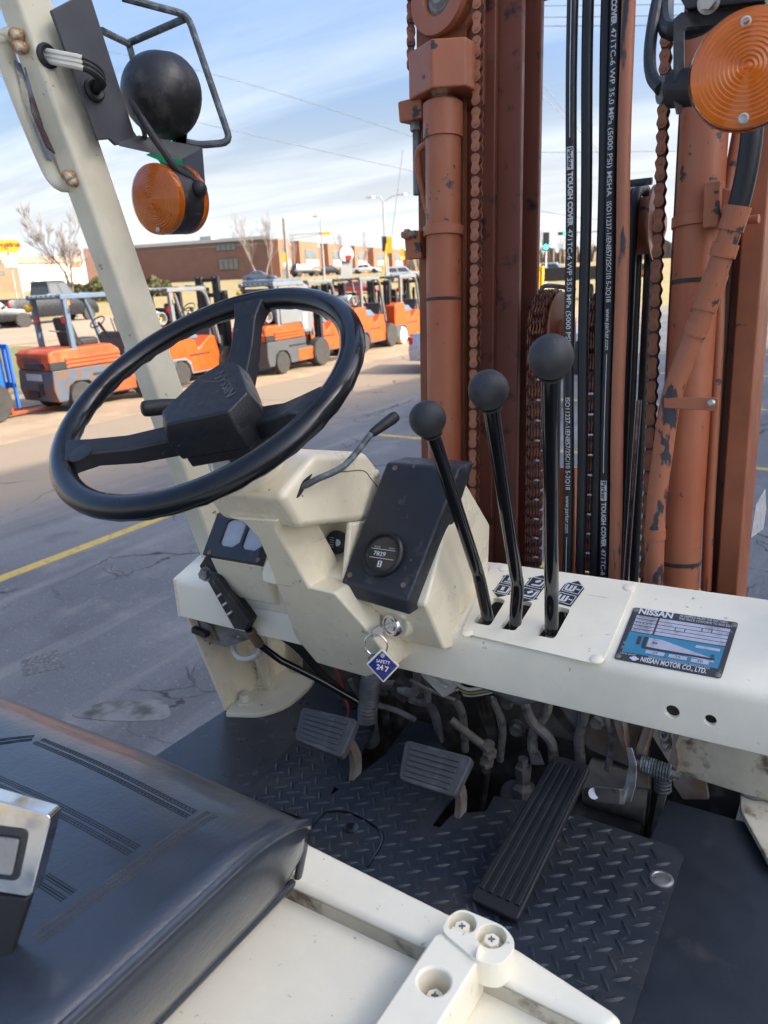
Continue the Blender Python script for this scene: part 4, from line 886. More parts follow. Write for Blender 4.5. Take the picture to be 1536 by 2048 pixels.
# throttle lever, spring and brackets at the right
tlv = MB().loft([[TY(x, y-16, yv), TY(x, y+16, yv), TY(x, y+16, yv+.006), TY(x, y-16, yv+.006)] for x, y, yv in ((1190, 1588, 1.02), (1240, 1594, 1.02), (1250, 1594, 1.03))]).build('throttle_lever', 'steel', truck, bevel=.002)
MB().loft([[TY(x, y, yv), TY(x+w, y, yv), TY(x+w, y, yv+.012), TY(x, y, yv+.012)] for x, y, yv, w in ((1236, 1605, 1.03, 26), (1250, 1570, 1.04, 22), (1258, 1530, 1.05, 16), (1252, 1495, 1.06, 12))]).build('lever_arm', 'steel', tlv, bevel=.001)
MB().cyl(TY(1178, 1585, 1.05), TY(1188, 1587, 1.02), .009, 14).build('lever_pin', 'steel', tlv)
for pts in (((1295, 1432), (1310, 1435), (1290, 1500), (1282, 1545), (1268, 1545), (1272, 1495)), ((1350, 1445), (1368, 1448), (1352, 1490), (1358, 1525), (1345, 1565), (1338, 1530), (1345, 1480)), ((1222, 1415), (1240, 1418), (1248, 1460), (1255, 1525), (1245, 1500), (1230, 1455))):
    MB().prism([TY(*p, 1.08) for p in pts], (.004, .012, 0)).build('bracket_arm', 'rust_plate', truck, bevel=.001)
sa, sb_ = TY(1282, 1528, 1.07), TY(1344, 1548, 1.07)
d = sb_-sa; u = d.orthogonal().normalized(); w = d.normalized().cross(u); turns = 11
MB().tube([sa+d*(i/(turns*10))+(u*cos(2*pi*i/10)+w*sin(2*pi*i/10))*.013 for i in range(turns*10+1)], .0022, 6).build('return_spring', 'rod_grey', truck)
MB().cyl(sa-d*.15, sb_+d*.25, .006, 10).build('spring_rod', 'steel', truck)
for i in range(4):
    p = TY(1326+i*2, 1452+i*11, 1.09); MB().tube([p+V((.007*cos(a), (.007*sin(a) if i % 2 else 0), .011*sin(a) if not i % 2 else .011*sin(a))) for a in [2*pi*j/10 for j in range(10)]], .0028, 6, closed=True).build('chain_link', 'dust_pipe', truck)
MB().prism([TY(*p, 1.12) for p in ((1350, 1540), (1410, 1545), (1418, 1600), (1365, 1600), (1345, 1570))], (0, .01, 0)).build('angle_plate', 'rust_plate', truck, bevel=.002)
MB().prism([TY(*p, 1.10) for p in ((1320, 1570), (1335, 1575), (1312, 1680), (1296, 1690))], (0, .02, 0)).build('floor_edge', 'steel_dull', truck)
MB().cyl(TY(1180, 1560, 1.13), TY(1300, 1600, 1.13), .045, 20).build('transmission_case', 'grime_cream', truck)
MB().cyl(TY(1150, 1640, 1.11), TY(1290, 1680, 1.11), .05, 20).build('drive_shaft', 'grime', truck)
MB().box(TY(1285, 1555, 1.1), (.03, .02, .03)).build('yellow_clip', 'rust_plate', truck, bevel=.004)
for i in range(5): MB().tube([TY(1325, 1550+i*7, 1.1)+V((.012*cos(a), .012*sin(a), 0)) for a in [2*pi*j/12 for j in range(12)]], .003, 6, closed=True).build('boot_ring', 'rubber_worn', truck)
# ---- body, counterweight and wheels below
body = MB().span((-1.05, -.9, -1.75), (.02, .44, -.60)).build('body', 'cream', truck, bevel=.02)
MB().span((-1.05, .40, -1.75), (-.95, 1.25, -.785)).build('step_frame', 'cream', body)
MB().span((-.10, .40, -1.75), (.02, 1.25, -.785)).build('step_frame', 'cream', body)
MB().span((-1.05, -1.5, -1.85), (.02, -.9, -.56)).build('counterweight', 'cream', truck, bevel=.05)

for x, y, r in ((-.92, .95, .42), (-.12, .95, .42), (-.92, -.85, .34), (-.12, -.85, .34)):
    z = (r-CAM_H-MT[2][0]*x-MT[2][1]*y)/MT[2][2]
    tw = MB().lathe([(r*.6, -.12), (r*.92, -.12), (r, -.08), (r, .08), (r*.92, .12), (r*.6, .12)], V((x, y, z)), Xa, 32).build('wheel', 'rubber_worn', truck)
    MB().lathe([(r*.6, -.08), (r*.5, -.03), (.08, -.03), (.08, .03), (r*.5, .03), (r*.6, .08)], V((x, y, z)), Xa, 28).build('rim', 'cream_dirty', tw)

# ================================================================== mast
ML = .073
mdir = V((0, ML, 1)).normalized(); mfw = V((0, 1, -ML)).normalized()
def MS(px, py, Y0): d = rayT(px, py); return d*(Y0/(d.y-ML*d.z))
def along(x, Y0, z): return V((x, Y0+ML*z, z))
mast = empty('mast', MT); mast.parent = truck; mast.matrix_basis = WM[truck].inverted() @ MT; WM[mast] = MT; mast['tf'] = 1
Z0, Z1 = -1.75, 1.25
def rail(prof, m, nm='mast_rail'):           # profile of (x, y0) swept up the mast
    a = [along(x, y, Z0) for x, y in prof]; return MB().prism(a, mdir*((Z1-Z0)/mdir.z)).build(nm, m, mast, bevel=.003)
xl = lambda px, Y0, py=700: MS(px, py, Y0).x
# left outer rail: channel open to the right
Yc = 1.30
a, b = xl(839, Yc), xl(940, Yc)
rail([(a, Yc), (a+.10, Yc), (a+.10, Yc+.014), (a+.016, Yc+.014), (a+.016, Yc+.10), (a+.10, Yc+.10), (a+.10, Yc+.114), (a, Yc+.114)], 'mast_face')
# left middle rail behind the chain
Yi = 1.335
c_ = xl(966, Yi); e_ = xl(1040, Yi)
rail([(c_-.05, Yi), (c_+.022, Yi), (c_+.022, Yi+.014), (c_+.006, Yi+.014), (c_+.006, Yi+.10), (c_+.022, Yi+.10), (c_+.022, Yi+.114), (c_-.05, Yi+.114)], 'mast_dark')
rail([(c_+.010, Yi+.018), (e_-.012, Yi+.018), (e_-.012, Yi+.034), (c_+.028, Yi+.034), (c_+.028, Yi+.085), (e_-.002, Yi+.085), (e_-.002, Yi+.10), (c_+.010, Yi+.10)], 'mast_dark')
# right outer rail, nearest us
f_ = xl(1466, 1.26); g_ = xl(1512, 1.26)
rail([(g_, 1.26), (g_, 1.40), (g_-.05, 1.40), (g_-.05, 1.386), (g_-.012, 1.386), (g_-.012, 1.275), (f_, 1.275), (f_, 1.26)], 'mast_face')
h_ = xl(1334, 1.34)
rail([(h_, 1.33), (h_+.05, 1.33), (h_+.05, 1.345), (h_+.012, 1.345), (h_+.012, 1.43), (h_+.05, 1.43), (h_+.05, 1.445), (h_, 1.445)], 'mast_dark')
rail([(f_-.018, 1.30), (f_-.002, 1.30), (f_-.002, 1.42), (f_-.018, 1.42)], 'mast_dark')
# shiny runner strip beside the cylinder
rail([(xl(1441, 1.29), 1.29), (xl(1453, 1.29), 1.29), (xl(1453, 1.29), 1.30), (xl(1441, 1.29), 1.30)], 'mast_shine', 'wear_strip')
# cylinders
def pole(px, Y0, r, z0, z1, m, nm, n=36, parent=None):
    p = MS(px, 700, Y0); return MB().cyl(along(p.x, Y0, z0), along(p.x, Y0, z1), r, n).build(nm, m, parent or mast)
pxL = 888; yL = 1.262; cl = MS(pxL, 700, yL).x; rL = .0325
ztopL = MS(885, 205, yL-rL).z
cyL = pole(pxL, yL, rL, Z0, ztopL, 'mast', 'lift_cylinder')
MB().lathe([(rL, 0), (rL+.0035, .001), (rL+.0035, .058), (rL-.004, .064), (rL-.008, .064)], along(cl, yL, ztopL-.052), mdir, 36).build('cylinder_cap', 'mast', cyL)
MB().cyl(along(cl, yL, ztopL), along(cl, yL, ztopL+.1), .021, 24).build('piston_rod', 'chrome', cyL)
MB().lathe([(rL+.0006, 0), (rL+.0006, .006)], along(cl, yL, MS(885, 602, yL-rL).z), mdir, 36, caps=False).build('scuff_band', 'grime', cyL)
zb = MS(880, 178, yL-.04).z
hd = MB().prism([along(cl+x, yL+y, zb) for x, y in ((-.058, -.022), (.008, -.055), (.058, -.022), (.058, .05), (-.058, .05))], mdir*.078).build('rod_head', 'mast', mast, bevel=.004)
# block at the left with stud
bx = MS(830, 222, 1.27)
blk = MB().box(bx, (.050, .04, .036), Matrix.Rotation(.07, 3, 'X')).build('stop_block', 'mast', mast, bevel=.004)
MB().lathe([(.011, 0), (.011, .016)], bx+V((.0, 0, -.034)), mdir, 6).build('stop_nut', 'steel_dull', blk)
MB().cyl(bx+V((0, .003, -.03)), bx+V((0, -.006, -.145)), .0078, 14).build('stop_stud', 'steel_dull', blk)
hp_ = smooth_path([MS(856, 285, 1.25), MS(838, 300, 1.255), MS(836, 325, 1.26), MS(843, 370, 1.27), MS(856, 425, 1.28)], 6)
MB().tube(hp_, .0062, 12).build('bleed_pipe', 'mast', cyL); MB().tube(hp_[10:16], .0078, 12).build('pipe_sleeve', 'mast', cyL)
# clamp round the left cylinder
zc_ = MS(880, 470, yL-rL).z
cb = MB().lathe([(rL+.0002, 0), (rL+.005, .001), (rL+.005, .017), (rL+.0002, .018)], along(cl, yL, zc_), mdir, 36, caps=False).build('cylinder_clamp', 'mast', cyL)
bxc = MS(838, 490, 1.27); MB().box(bxc, (.034, .05, .05), Matrix.Rotation(.07, 3, 'X')).build('clamp_block', 'mast', cb, bevel=.003)
s_ = MS(832, 467, 1.24); MB().cyl(s_, s_+V((-.028, -.004, 0)), .0058, 12).build('clamp_bolt', 'steel_dull', cb); MB().lathe([(.010, 0), (.010, .009)], s_+V((-.014, 0, 0)), (-1, 0, 0), 6).build('clamp_nut', 'mast', cb)
# right cylinder
pxR = 1382; yR = 1.235; crx = MS(pxR, 700, yR).x; rR = .0335
ztR = MS(1400, 70, yR-rR).z
cyR = pole(pxR, yR, rR, Z0, ztR, 'mast', 'lift_cylinder')
MB().lathe([(rR, 0), (rR+.003, .001), (rR+.003, .06), (rR-.006, .066), (rR-.01, .066)], along(crx, yR, ztR-.05), mdir, 36).build('cylinder_cap', 'mast', cyR)
MB().cyl(along(crx, yR, ztR), along(crx, yR, ztR+.2), .021, 24).build('piston_rod', 'chrome', cyR)
for py in (568, 1142): MB().lathe([(rR+.0006, 0), (rR+.0012, .0006), (rR+.0012, .006), (rR+.0006, .0066)], along(crx, yR, MS(1380, py, yR-rR).z), mdir, 36, caps=False).build('band', 'grime', cyR)
zc_ = MS(1390, 452, yR-rR).z
cb = MB().lathe([(rR+.0002, 0), (rR+.005, .001), (rR+.005, .016), (rR+.0002, .017)], along(crx, yR, zc_), mdir, 36, caps=False).build('cylinder_clamp', 'mast', cyR)
bk = MB().box(MS(1428, 410, 1.2), (.022, .045, .062), Matrix.Rotation(.07, 3, 'X')).build('clamp_block', 'mast', cb, bevel=.003)
MB().prism([MS(*p, 1.195) for p in ((1436, 372), (1475, 382), (1470, 430), (1440, 440))], mfw*.008).build('clamp_plate', 'mast', cb, bevel=.002)
s_ = MS(1450, 425, 1.185); MB().cyl(s_, s_+V((.03, -.01, 0)), .006, 12).build('clamp_bolt', 'mast', cb); MB().lathe([(.011, 0), (.011, .010)], s_, (1, -.3, 0), 6).build('clamp_nut', 'mast', cb)
s_ = MS(1500, 440, 1.2); MB().cyl(s_-V((.02, 0, 0)), s_+V((.012, -.006, 0)), .006, 12).build('clamp_bolt', 'mast', cb)
# painted pipe behind, peeling hose in front of it
MB().tube(smooth_path([MS(1478, 255, 1.27), MS(1466, 320, 1.27), MS(1448, 430, 1.265), MS(1440, 560, 1.265), MS(1436, 700, 1.265), MS(1420, 1000, 1.265), MS(1412, 1180, 1.265)], 6), .0085, 12).build('feed_pipe', 'mast', mast)
hpts = [MS(1510, 180, 1.15), MS(1500, 300, 1.15), MS(1480, 400, 1.155), MS(1448, 500, 1.16), MS(1408, 620, 1.165), MS(1368, 720, 1.165), MS(1342, 800, 1.165), MS(1326, 900, 1.165), MS(1312, 1020, 1.165), MS(1306, 1180, 1.165)]
P = smooth_path(hpts, 8)
n1 = 14
MB().tube(P[:n1+5], .0142, 18).build('peeling_hose', 'hose', mast)
ho = MB().tube(P[n1+4:], .0150, 18).build('peeling_hose', 'hose_peel', mast)
for i0, i1, r, m in ((17, 22, .0172, 'mast'), (23, 26, .0180, 'mast'), (27, 33, .0170, 'mast'), (34, 37, .0166, 'mast')):
    q = P[i0:i1]; MB().tube(q, r, 18).build('hose_sleeve', m, ho)
MB().tube(P[-7:-5], .0165, 18).build('hose_sleeve', 'mast', ho)
ck = [MS(*p, 1.15) for p in ((1328, 796), (1328, 816), (1425, 822), (1437, 818), (1437, 797), (1420, 794))]
st_ = MB().prism(ck, mfw*.003).build('hose_strap', 'mast', mast, bevel=.001)
MB().lathe([(.0055, 0), (.0055, .002), (.003, .004), (0, .004)], MS(1423, 806, 1.149), -mfw, 14).build('screw', 'steel', st_)
# bleed hose painted orange beside Parker hoses: built with the hoses below
# ---- leaf and roller chains
PIT = .01905
def link_mesh(w, h, wid, big=False):
    mb = MB()
    return mb
def plate_outline(r, neck, n=7):
    pts = []
    for i in range(n+1): a = -pi*.36+pi*.0+i*(pi*1.72-pi*0)/n*0; 
    up_ = [(r*sin(a), PIT/2+r*cos(a)) for a in [(-115+230*i/10)*pi/180 for i in range(11)]]
    dn_ = [(-x, -y) for x, y in up_]
    return up_[::-1][::-1]+[(neck, 0)]+dn_+[(-neck, 0)]
def make_link(outer, depth, m, n_lam=1):
    mb = MB(); ol = plate_outline(.0082, .0056)
    hw = depth/2
    if outer:
        for y in (-hw, hw-.0024): mb.prism([V((x, y, z)) for x, z in ol], (0, .0024, 0))
        for z in (-PIT/2, PIT/2): mb.lathe([(.0036, 0), (.0036, depth+.0030), (.0026, depth+.0036)], V((0, -hw-.0016, z)), Ya, 10)
    else:
        for k in range(n_lam):
            y = -hw+.0028+(depth-.0056)*(k+.5)/n_lam-.0011; mb.prism([V((x, y, z)) for x, z in ol], (0, .0022, 0))
    return mb
def chain(pts, depth, m, rot=0, nm='lift_chain', n_lam=2):
    # pts: path of pin centres; the wide side of the plates faces -Y
    root = empty(nm, MT); root.parent = mast; root.matrix_basis = WM[mast].inverted() @ MT; WM[root] = MT; root['tf'] = 1
    proto = {}
    for i in range(len(pts)-1):
        a, b = pts[i], pts[i+1]; c = (a+b)/2; t = (b-a).normalized()
        if i == 0: xa = V((cos(rot), sin(rot), 0))
        xv = (xa-t*xa.dot(t)).normalized(); yv = t.cross(xv)
        R = Matrix((xv, yv, t)).transposed().to_4x4(); R.translation = c
        k = i % 2
        if k not in proto:
            o = make_link(k == 0, depth, m, n_lam).build('chain_link', m if (k == 0 or n_lam == 4) else 'chain_inner', None, M=MI)
            o.parent = root; put(o, root, MT @ R); o['tf'] = 1; proto[k] = o
        else: clone(proto[k], root, MT @ R)
    return root
def straight(px, Y0, py0, py1):
    a = MS(px[0], py0, Y0); b = MS(px[1], py1, Y0); n = int((a-b).length/PIT); d = (a-b).normalized()
    return [b+d*PIT*i for i in range(n+2)]
chain(straight((958, 946), 1.285, -60, 1150), .019, 'chain', rot=.05, n_lam=3)
chain(straight((1334, 1288), 1.27, 60, 1190), .019, 'chain', rot=.0, n_lam=3)
chain(straight((822, 822), 1.30, -60, 130), .017, 'chain_rust', rot=.5, n_lam=2)
# leaf chains that run over the carriage sheaves: seen edge on
def over(px, pyt, pyb, Y0, r, pxb):
    top = MS(px, pyt, Y0); bot = MS(pxb, pyb, Y0)
    n = int((top-bot).length/PIT); d = (top-bot).normalized()
    pts = [bot+d*PIT*i for i in range(n+1)]; c = pts[-1]+mfw*r
    k = int(pi*r/PIT)
    pts += [c-mfw*r*cos(PIT/r*i)+mdir*r*sin(PIT/r*i) for i in range(1, k+2)]
    return pts, c
pts, cc1 = over(1072, 660, 1160, 1.32, .075, 1066)
chain(pts, .030, 'chain_rust', rot=pi/2, n_lam=4)
pts2, cc2 = over(1182, 660, 1190, 1.36, .075, 1170)
chain(pts2, .026, 'chain_rust', rot=pi/2, n_lam=4)
def sheave(c, r, w, m='mast'):
    o = MB().lathe([(.018, -w/2), (r-.006, -w/2), (r+.010, -w/2), (r+.010, -w/2+.004), (r-.008, -w/2+.008), (r-.008, w/2-.008), (r+.010, w/2-.004), (r+.010, w/2), (.018, w/2)], c, Xa, 40).build('sheave', m, mast)
    MB().lathe([(.026, 0), (.026, .010), (.018, .014), (0, .014)], c+Xa*w/2, Xa, 24).build('sheave_hub', 'mast', o); return o
sheave(cc1+Xa*.006, .066, .040); sheave(cc2+Xa*.004, .066, .036)
# top sheave above the left cylinder
ts_ = MS(882, -6, 1.285)
o = MB().lathe([(.030, .0), (.030, -.006), (.034, -.012), (.062, -.012), (.062, .0), (.056, .004), (.056, .024), (.062, .028), (.062, .036), (.02, .036)], ts_, V((.22, 1, -.07)), 44).build('chain_sheave', 'mast', mast)
MB().lathe([(.030, -.002), (.024, -.006), (.02, -.004), (.012, -.010), (0, -.010)], ts_, V((.22, 1, -.07)), 30).build('sheave_bearing', 'steel_dull', o)
MB().span((ts_.x-.045, ts_.y+.03, ts_.z-.18), (ts_.x+.065, ts_.y+.05, ts_.z+.05)).build('sheave_carrier', 'mast_dark', mast, bevel=.003)
# cross members
for z in (-.62, .62): 
    MB().span((cl-.02, 1.46+ML*z, z-.05), (crx+.06, 1.48+ML*z, z+.05)).build('cross_member', 'mast', mast, bevel=.004)
MB().prism([MS(*p, 1.52) for p in ((1118, 935), (1150, 935), (1150, 1240), (1112, 1240))], mfw*.02).build('carriage_bar', 'mast', mast, bevel=.002)
MB().prism([MS(*p, 1.52) for p in ((1112, 560), (1135, 560), (1128, 1240), (1105, 1240))], mfw*.02).build('carriage_bar', 'mast_dark', mast, bevel=.002) if False else None
# ---- hydraulic hoses with printing
HR = .0087
def hose(px0, px1, Y0, m='hose', r=HR, y0=-60, y1=1240, nm='hydraulic_hose'):
    a, b = MS(px0, y0, Y0), MS(px1, y1, Y0)
    P = [a.lerp(b, i/30)+V((.0010*sin(i*.5+px0), 0, 0)) for i in range(31)]
    return MB().tube(P, r, 20).build(nm, m, mast), a, b
def hose_text(par, a, b, r, px0, px1, Y0, items, ang, py_a=-60, py_b=1240):
    # items: (text or ('line',), y_start, y_end) in rows of the photo; runs downwards, tops of the letters to the right
    ax = (b-a).normalized(); side = ax.cross(V((a.x, a.y, 0)).normalized()).normalized()
    side = side if side.x > 0 else -side; out = side.cross(ax); out = out if out.y < 0 else -out
    mb = MB()
    def at(py): 
        px = px0+(px1-px0)*(py-py_a)/(py_b-py_a); return (MS(px, py, Y0)-a).dot(ax)
    for it in items:
        s0, s1 = at(it[1]), at(it[2])
        def mp(u, v, h=.00035):
            th_ = ang+v/r; i_ = u*30/(b-a).length
            return a+ax*u+V((.0010*sin(i_*.5+px0), 0, 0))+(out*cos(th_)+side*sin(th_))*(r+h)
        if it[0] in ('line', 'block'):
            w = .0006 if it[0] == 'line' else .0052; k = 12; vv = [-w, w] if it[0] == 'line' else [-w+2*w*i/8 for i in range(9)]
            for i in range(k):
                for v0, v1 in zip(vv, vv[1:]):
                    q = [(s0+(s1-s0)*i/k, v0), (s0+(s1-s0)*(i+1)/k, v0), (s0+(s1-s0)*(i+1)/k, v1), (s0+(s1-s0)*i/k, v1)]
                    mb.add([mp(*x) for x in q], [(0, 1, 2, 3)])
            continue
        mb.mat(1 if it[3:] == ('dark',) else 0)
        size = .0105; vs, fs, x0, x1 = text2d(it[0], size, cuts=7, bold=.00025 if it[3:] else (.0005 if it[0].isupper() and len(it[0]) < 12 else 0.0001))
        k = (s1-s0)/(x1-x0)
        mb.add([mp(s0+(x-x0)*k, y, .0006 if it[3:] else .00035) for x, y in vs], fs); mb.mat(0)
    mb.build('lettering', ['print', 'hose'], par, flat=True)
Yh = 1.19
h1, a, b = hose(1146, 1134, Yh)
hose_text(h1, a, b, HR, 1146, 1134, Yh, [('line', -40, 278), ('block', 296, 342), ('Parker', 298, 340, 'dark'), ('TOUGH COVER', 346, 455), ('471TC-6 WP 35,0 MPa (5000 PSI) MSHA', 460, 735)], -.25)
hose_text(h1, a, b, HR, 1146, 1134, Yh, [('ISO11237-1/EN857/2SC/10 5-2Q18', 795, 978), ('www.parker.com', 990, 1064), ('line', 1072, 1230)], -.25)
h2, a, b = hose(1178, 1160, Yh+.002)
h3, a, b = hose(1216, 1188, Yh+.004)
h4, a, b = hose(1232, 1206, Yh-.004)
hose_text(h4, a, b, HR, 1232, 1206, Yh-.004, [('TOUGH COVER', -60, 55), ('471TC-6 WP 35,0 MPa (5000 PSI) MSHA', 60, 395), ('ISO11237-1/EN857/2SC/10 5-2Q18', 405, 605), ('www.parker.com', 618, 700), ('line', 708, 945), ('block', 960, 1000), ('Parker', 962, 998, 'dark'), ('TOUGH COVER', 1003, 1092), ('471TC-6 WP 35,0 MPa', 1096, 1230)], -.35)
h5, a, b = hose(1258, 1226, Yh-.012, 'hose_peel2', .0098)
# hose reel pulley behind the right chain, and the hoses bent over it
rcn = MS(1286, 452, 1.46)
sheave(rcn, .058, .05)
for dx in (-.024, -.002):
    P = [rcn+V((dx, 0, 0))-mfw*.066*cos(a_)+mdir*.066*sin(a_)+V((0, 0, 0)) for a_ in [i*pi/14 for i in range(15)]]
    P = [P[0]-mdir*1.0]+P+[P[-1]-mdir*1.0]
    MB().tube(P, .0092, 14).build('hydraulic_hose', 'hose', mast)
a_ = MS(1250, 368, 1.36); MB().cyl(a_, MS(1304, 362, 1.36), .0062, 10).build('retainer_rod', 'rod_grey', mast)
MB().tube(smooth_path([MS(1080, 584, 1.30), MS(1090, 572, 1.31), MS(1125, 574, 1.33), MS(1150, 580, 1.33)], 4), .004, 8).build('retainer_rod', 'rod_grey', mast)
for px0, px1, m in ((1278, 1248, 'steel_dull'),): MB().cyl(MS(px0, 800, 1.45), MS(1246, 1240, 1.45), .0055, 10).build('guide_rod', 'chrome', mast)
# sticker on the right rail
sp_ = [TX(*p, g_+.0012) for p in ((1502, 1075), (1512, 1010), (1530, 978), (1532, 1020), (1526, 1058))]
so = MB().prism(sp_, (.0006, 0, 0)).build('torn_sticker', 'sticker', mast)

# ================================================================== the yard and what lies beyond it
mat('orange', (.56, .075, .010), .38, var=.1, scale=3, col2=(.42, .10, .03), s2=5, t2=.62, w2=.1)
mat('orange_old', (.46, .07, .016), .5, var=.15, scale=3, col2=(.16, .05, .02), s2=7, t2=.62, w2=.1, col3=(.55, .15, .05), s3=3, t3=.58, w3=.1)
mat('slate', (.065, .09, .125), .55, var=.2, scale=3, col2=(.15, .075, .035), s2=5, t2=.54, w2=.08)
mat('slate_clean', (.10, .145, .20), .45, var=.1, scale=3)
mat('guard_grey', (.17, .18, .185), .5, var=.08, scale=3)
mat('dark_grey', (.065, .07, .075), .55, var=.12, scale=3)
mat('yard_black', (.020, .020, .022), .5, var=.2, scale=4)
mat('tyre', (.042, .040, .037), .85, var=.25, scale=9)
mat('tyre_white', (.62, .54, .42), .8, var=.1, scale=9)
mat('rim', (.28, .27, .26), .5, metal=.3, var=.15, scale=9)
mat('yard_red', (.42, .015, .018), .3, coat=.5)
mat('yard_blue', (.015, .11, .46), .4, var=.12, scale=4)
mat('tank', (.40, .41, .42), .4, metal=.4, var=.12, scale=4)
mat('cab_glass', (.05, .06, .065), .08, var=.1, scale=2, spec=.8)
mat('amber_far', (.70, .22, .02), .3)
mat('car_dark', (.012, .014, .018), .3, coat=.15, var=.08, scale=2)
mat('car_silver', (.42, .45, .50), .28, metal=.35, coat=.5, var=.05, scale=2)
mat('car_blue', (.06, .09, .15), .3, coat=.5, var=.05, scale=2)
mat('car_white', (.70, .70, .69), .35, coat=.3, var=.05, scale=2)
mat('lamp_red', (.45, .01, .01), .3)
mat('gold', (.60, .36, .03), .45, var=.08, scale=2)
mat('brick_dark', (.20, .108, .082), .85, var=.12, scale=.6, col2=(.155, .088, .07), s2=3, t2=.55, w2=.1, st2=(1, 1, 6))
mat('brick_light', (.29, .135, .08), .85, var=.12, scale=.6, col2=(.23, .11, .065), s2=3, t2=.55, w2=.1, st2=(1, 1, 6))
mat('stucco', (.66, .56, .44), .85, var=.05, scale=.4)
mat('fascia', (.30, .22, .17), .8, var=.08, scale=.5)
mat('coping', (.42, .45, .45), .6, var=.06, scale=.5)
mat('win', (.11, .13, .13), .12, var=.25, scale=.5, spec=.8)
mat('win_frame', (.07, .06, .05), .6)
mat('garage', (.25, .25, .25), .7, var=.08, scale=1)
mat('pole_grey', (.34, .34, .33), .6, var=.1, scale=2)
mat('wood_pole', (.22, .20, .18), .8, var=.15, scale=3)
mat('signal_yellow', (.62, .36, .02), .5, var=.08, scale=3)
mat('signal_dark', (.05, .05, .05), .5)
mat('go', (.0, .5, .33), .3, emit=(.03, 1, .62), estr=3.0)
mat('stop_amber', (.7, .25, .02), .3, emit=(1, .35, .05), estr=1.5)
mat('board_yellow', (.80, .55, .02), .45, var=.05, scale=1)
mat('board_white', (.72, .71, .68), .5, var=.06, scale=1)
mat('board_grey', (.40, .41, .41), .6, var=.1, scale=1)
mat('letter_red', (.55, .03, .02), .5)
mat('bark', (.18, .15, .13), .85, var=.2, scale=2)
mat('twig', (.19, .165, .15), .85, var=.15, scale=1)
mat('shrub', (.075, .085, .03), .8, var=.35, scale=1.2, col2=(.17, .14, .06), s2=2, t2=.55, w2=.12)
mat('wire_far', (.20, .22, .25), .6)
mat('warehouse', (.70, .69, .66), .7, var=.05, scale=.5)
mat('paint_yellow', (.42, .30, .07), .7, var=.12, scale=4, col2=(.15, .14, .13), s2=14, t2=.60, w2=.08, bump=.1, bscale=60)
mat('grass', (.20, .17, .075), .95, var=.22, scale=1.5, col2=(.125, .135, .05), s2=.25, t2=.5, w2=.15, bump=.3, bscale=30)
mat('dry_grass', (.30, .23, .10), .95, var=.2, scale=.7, col2=(.25, .20, .085), s2=.15, t2=.5, w2=.2)
mat('road', (.34, .26, .18), .9, var=.08, scale=.35, col2=(.28, .215, .15), s2=.18, t2=.55, w2=.15)
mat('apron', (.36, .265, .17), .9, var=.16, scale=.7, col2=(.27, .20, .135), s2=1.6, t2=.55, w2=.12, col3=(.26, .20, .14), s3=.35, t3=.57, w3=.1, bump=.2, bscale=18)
mat('far_scrub', (.20, .155, .115), .95, var=.25, scale=.12)

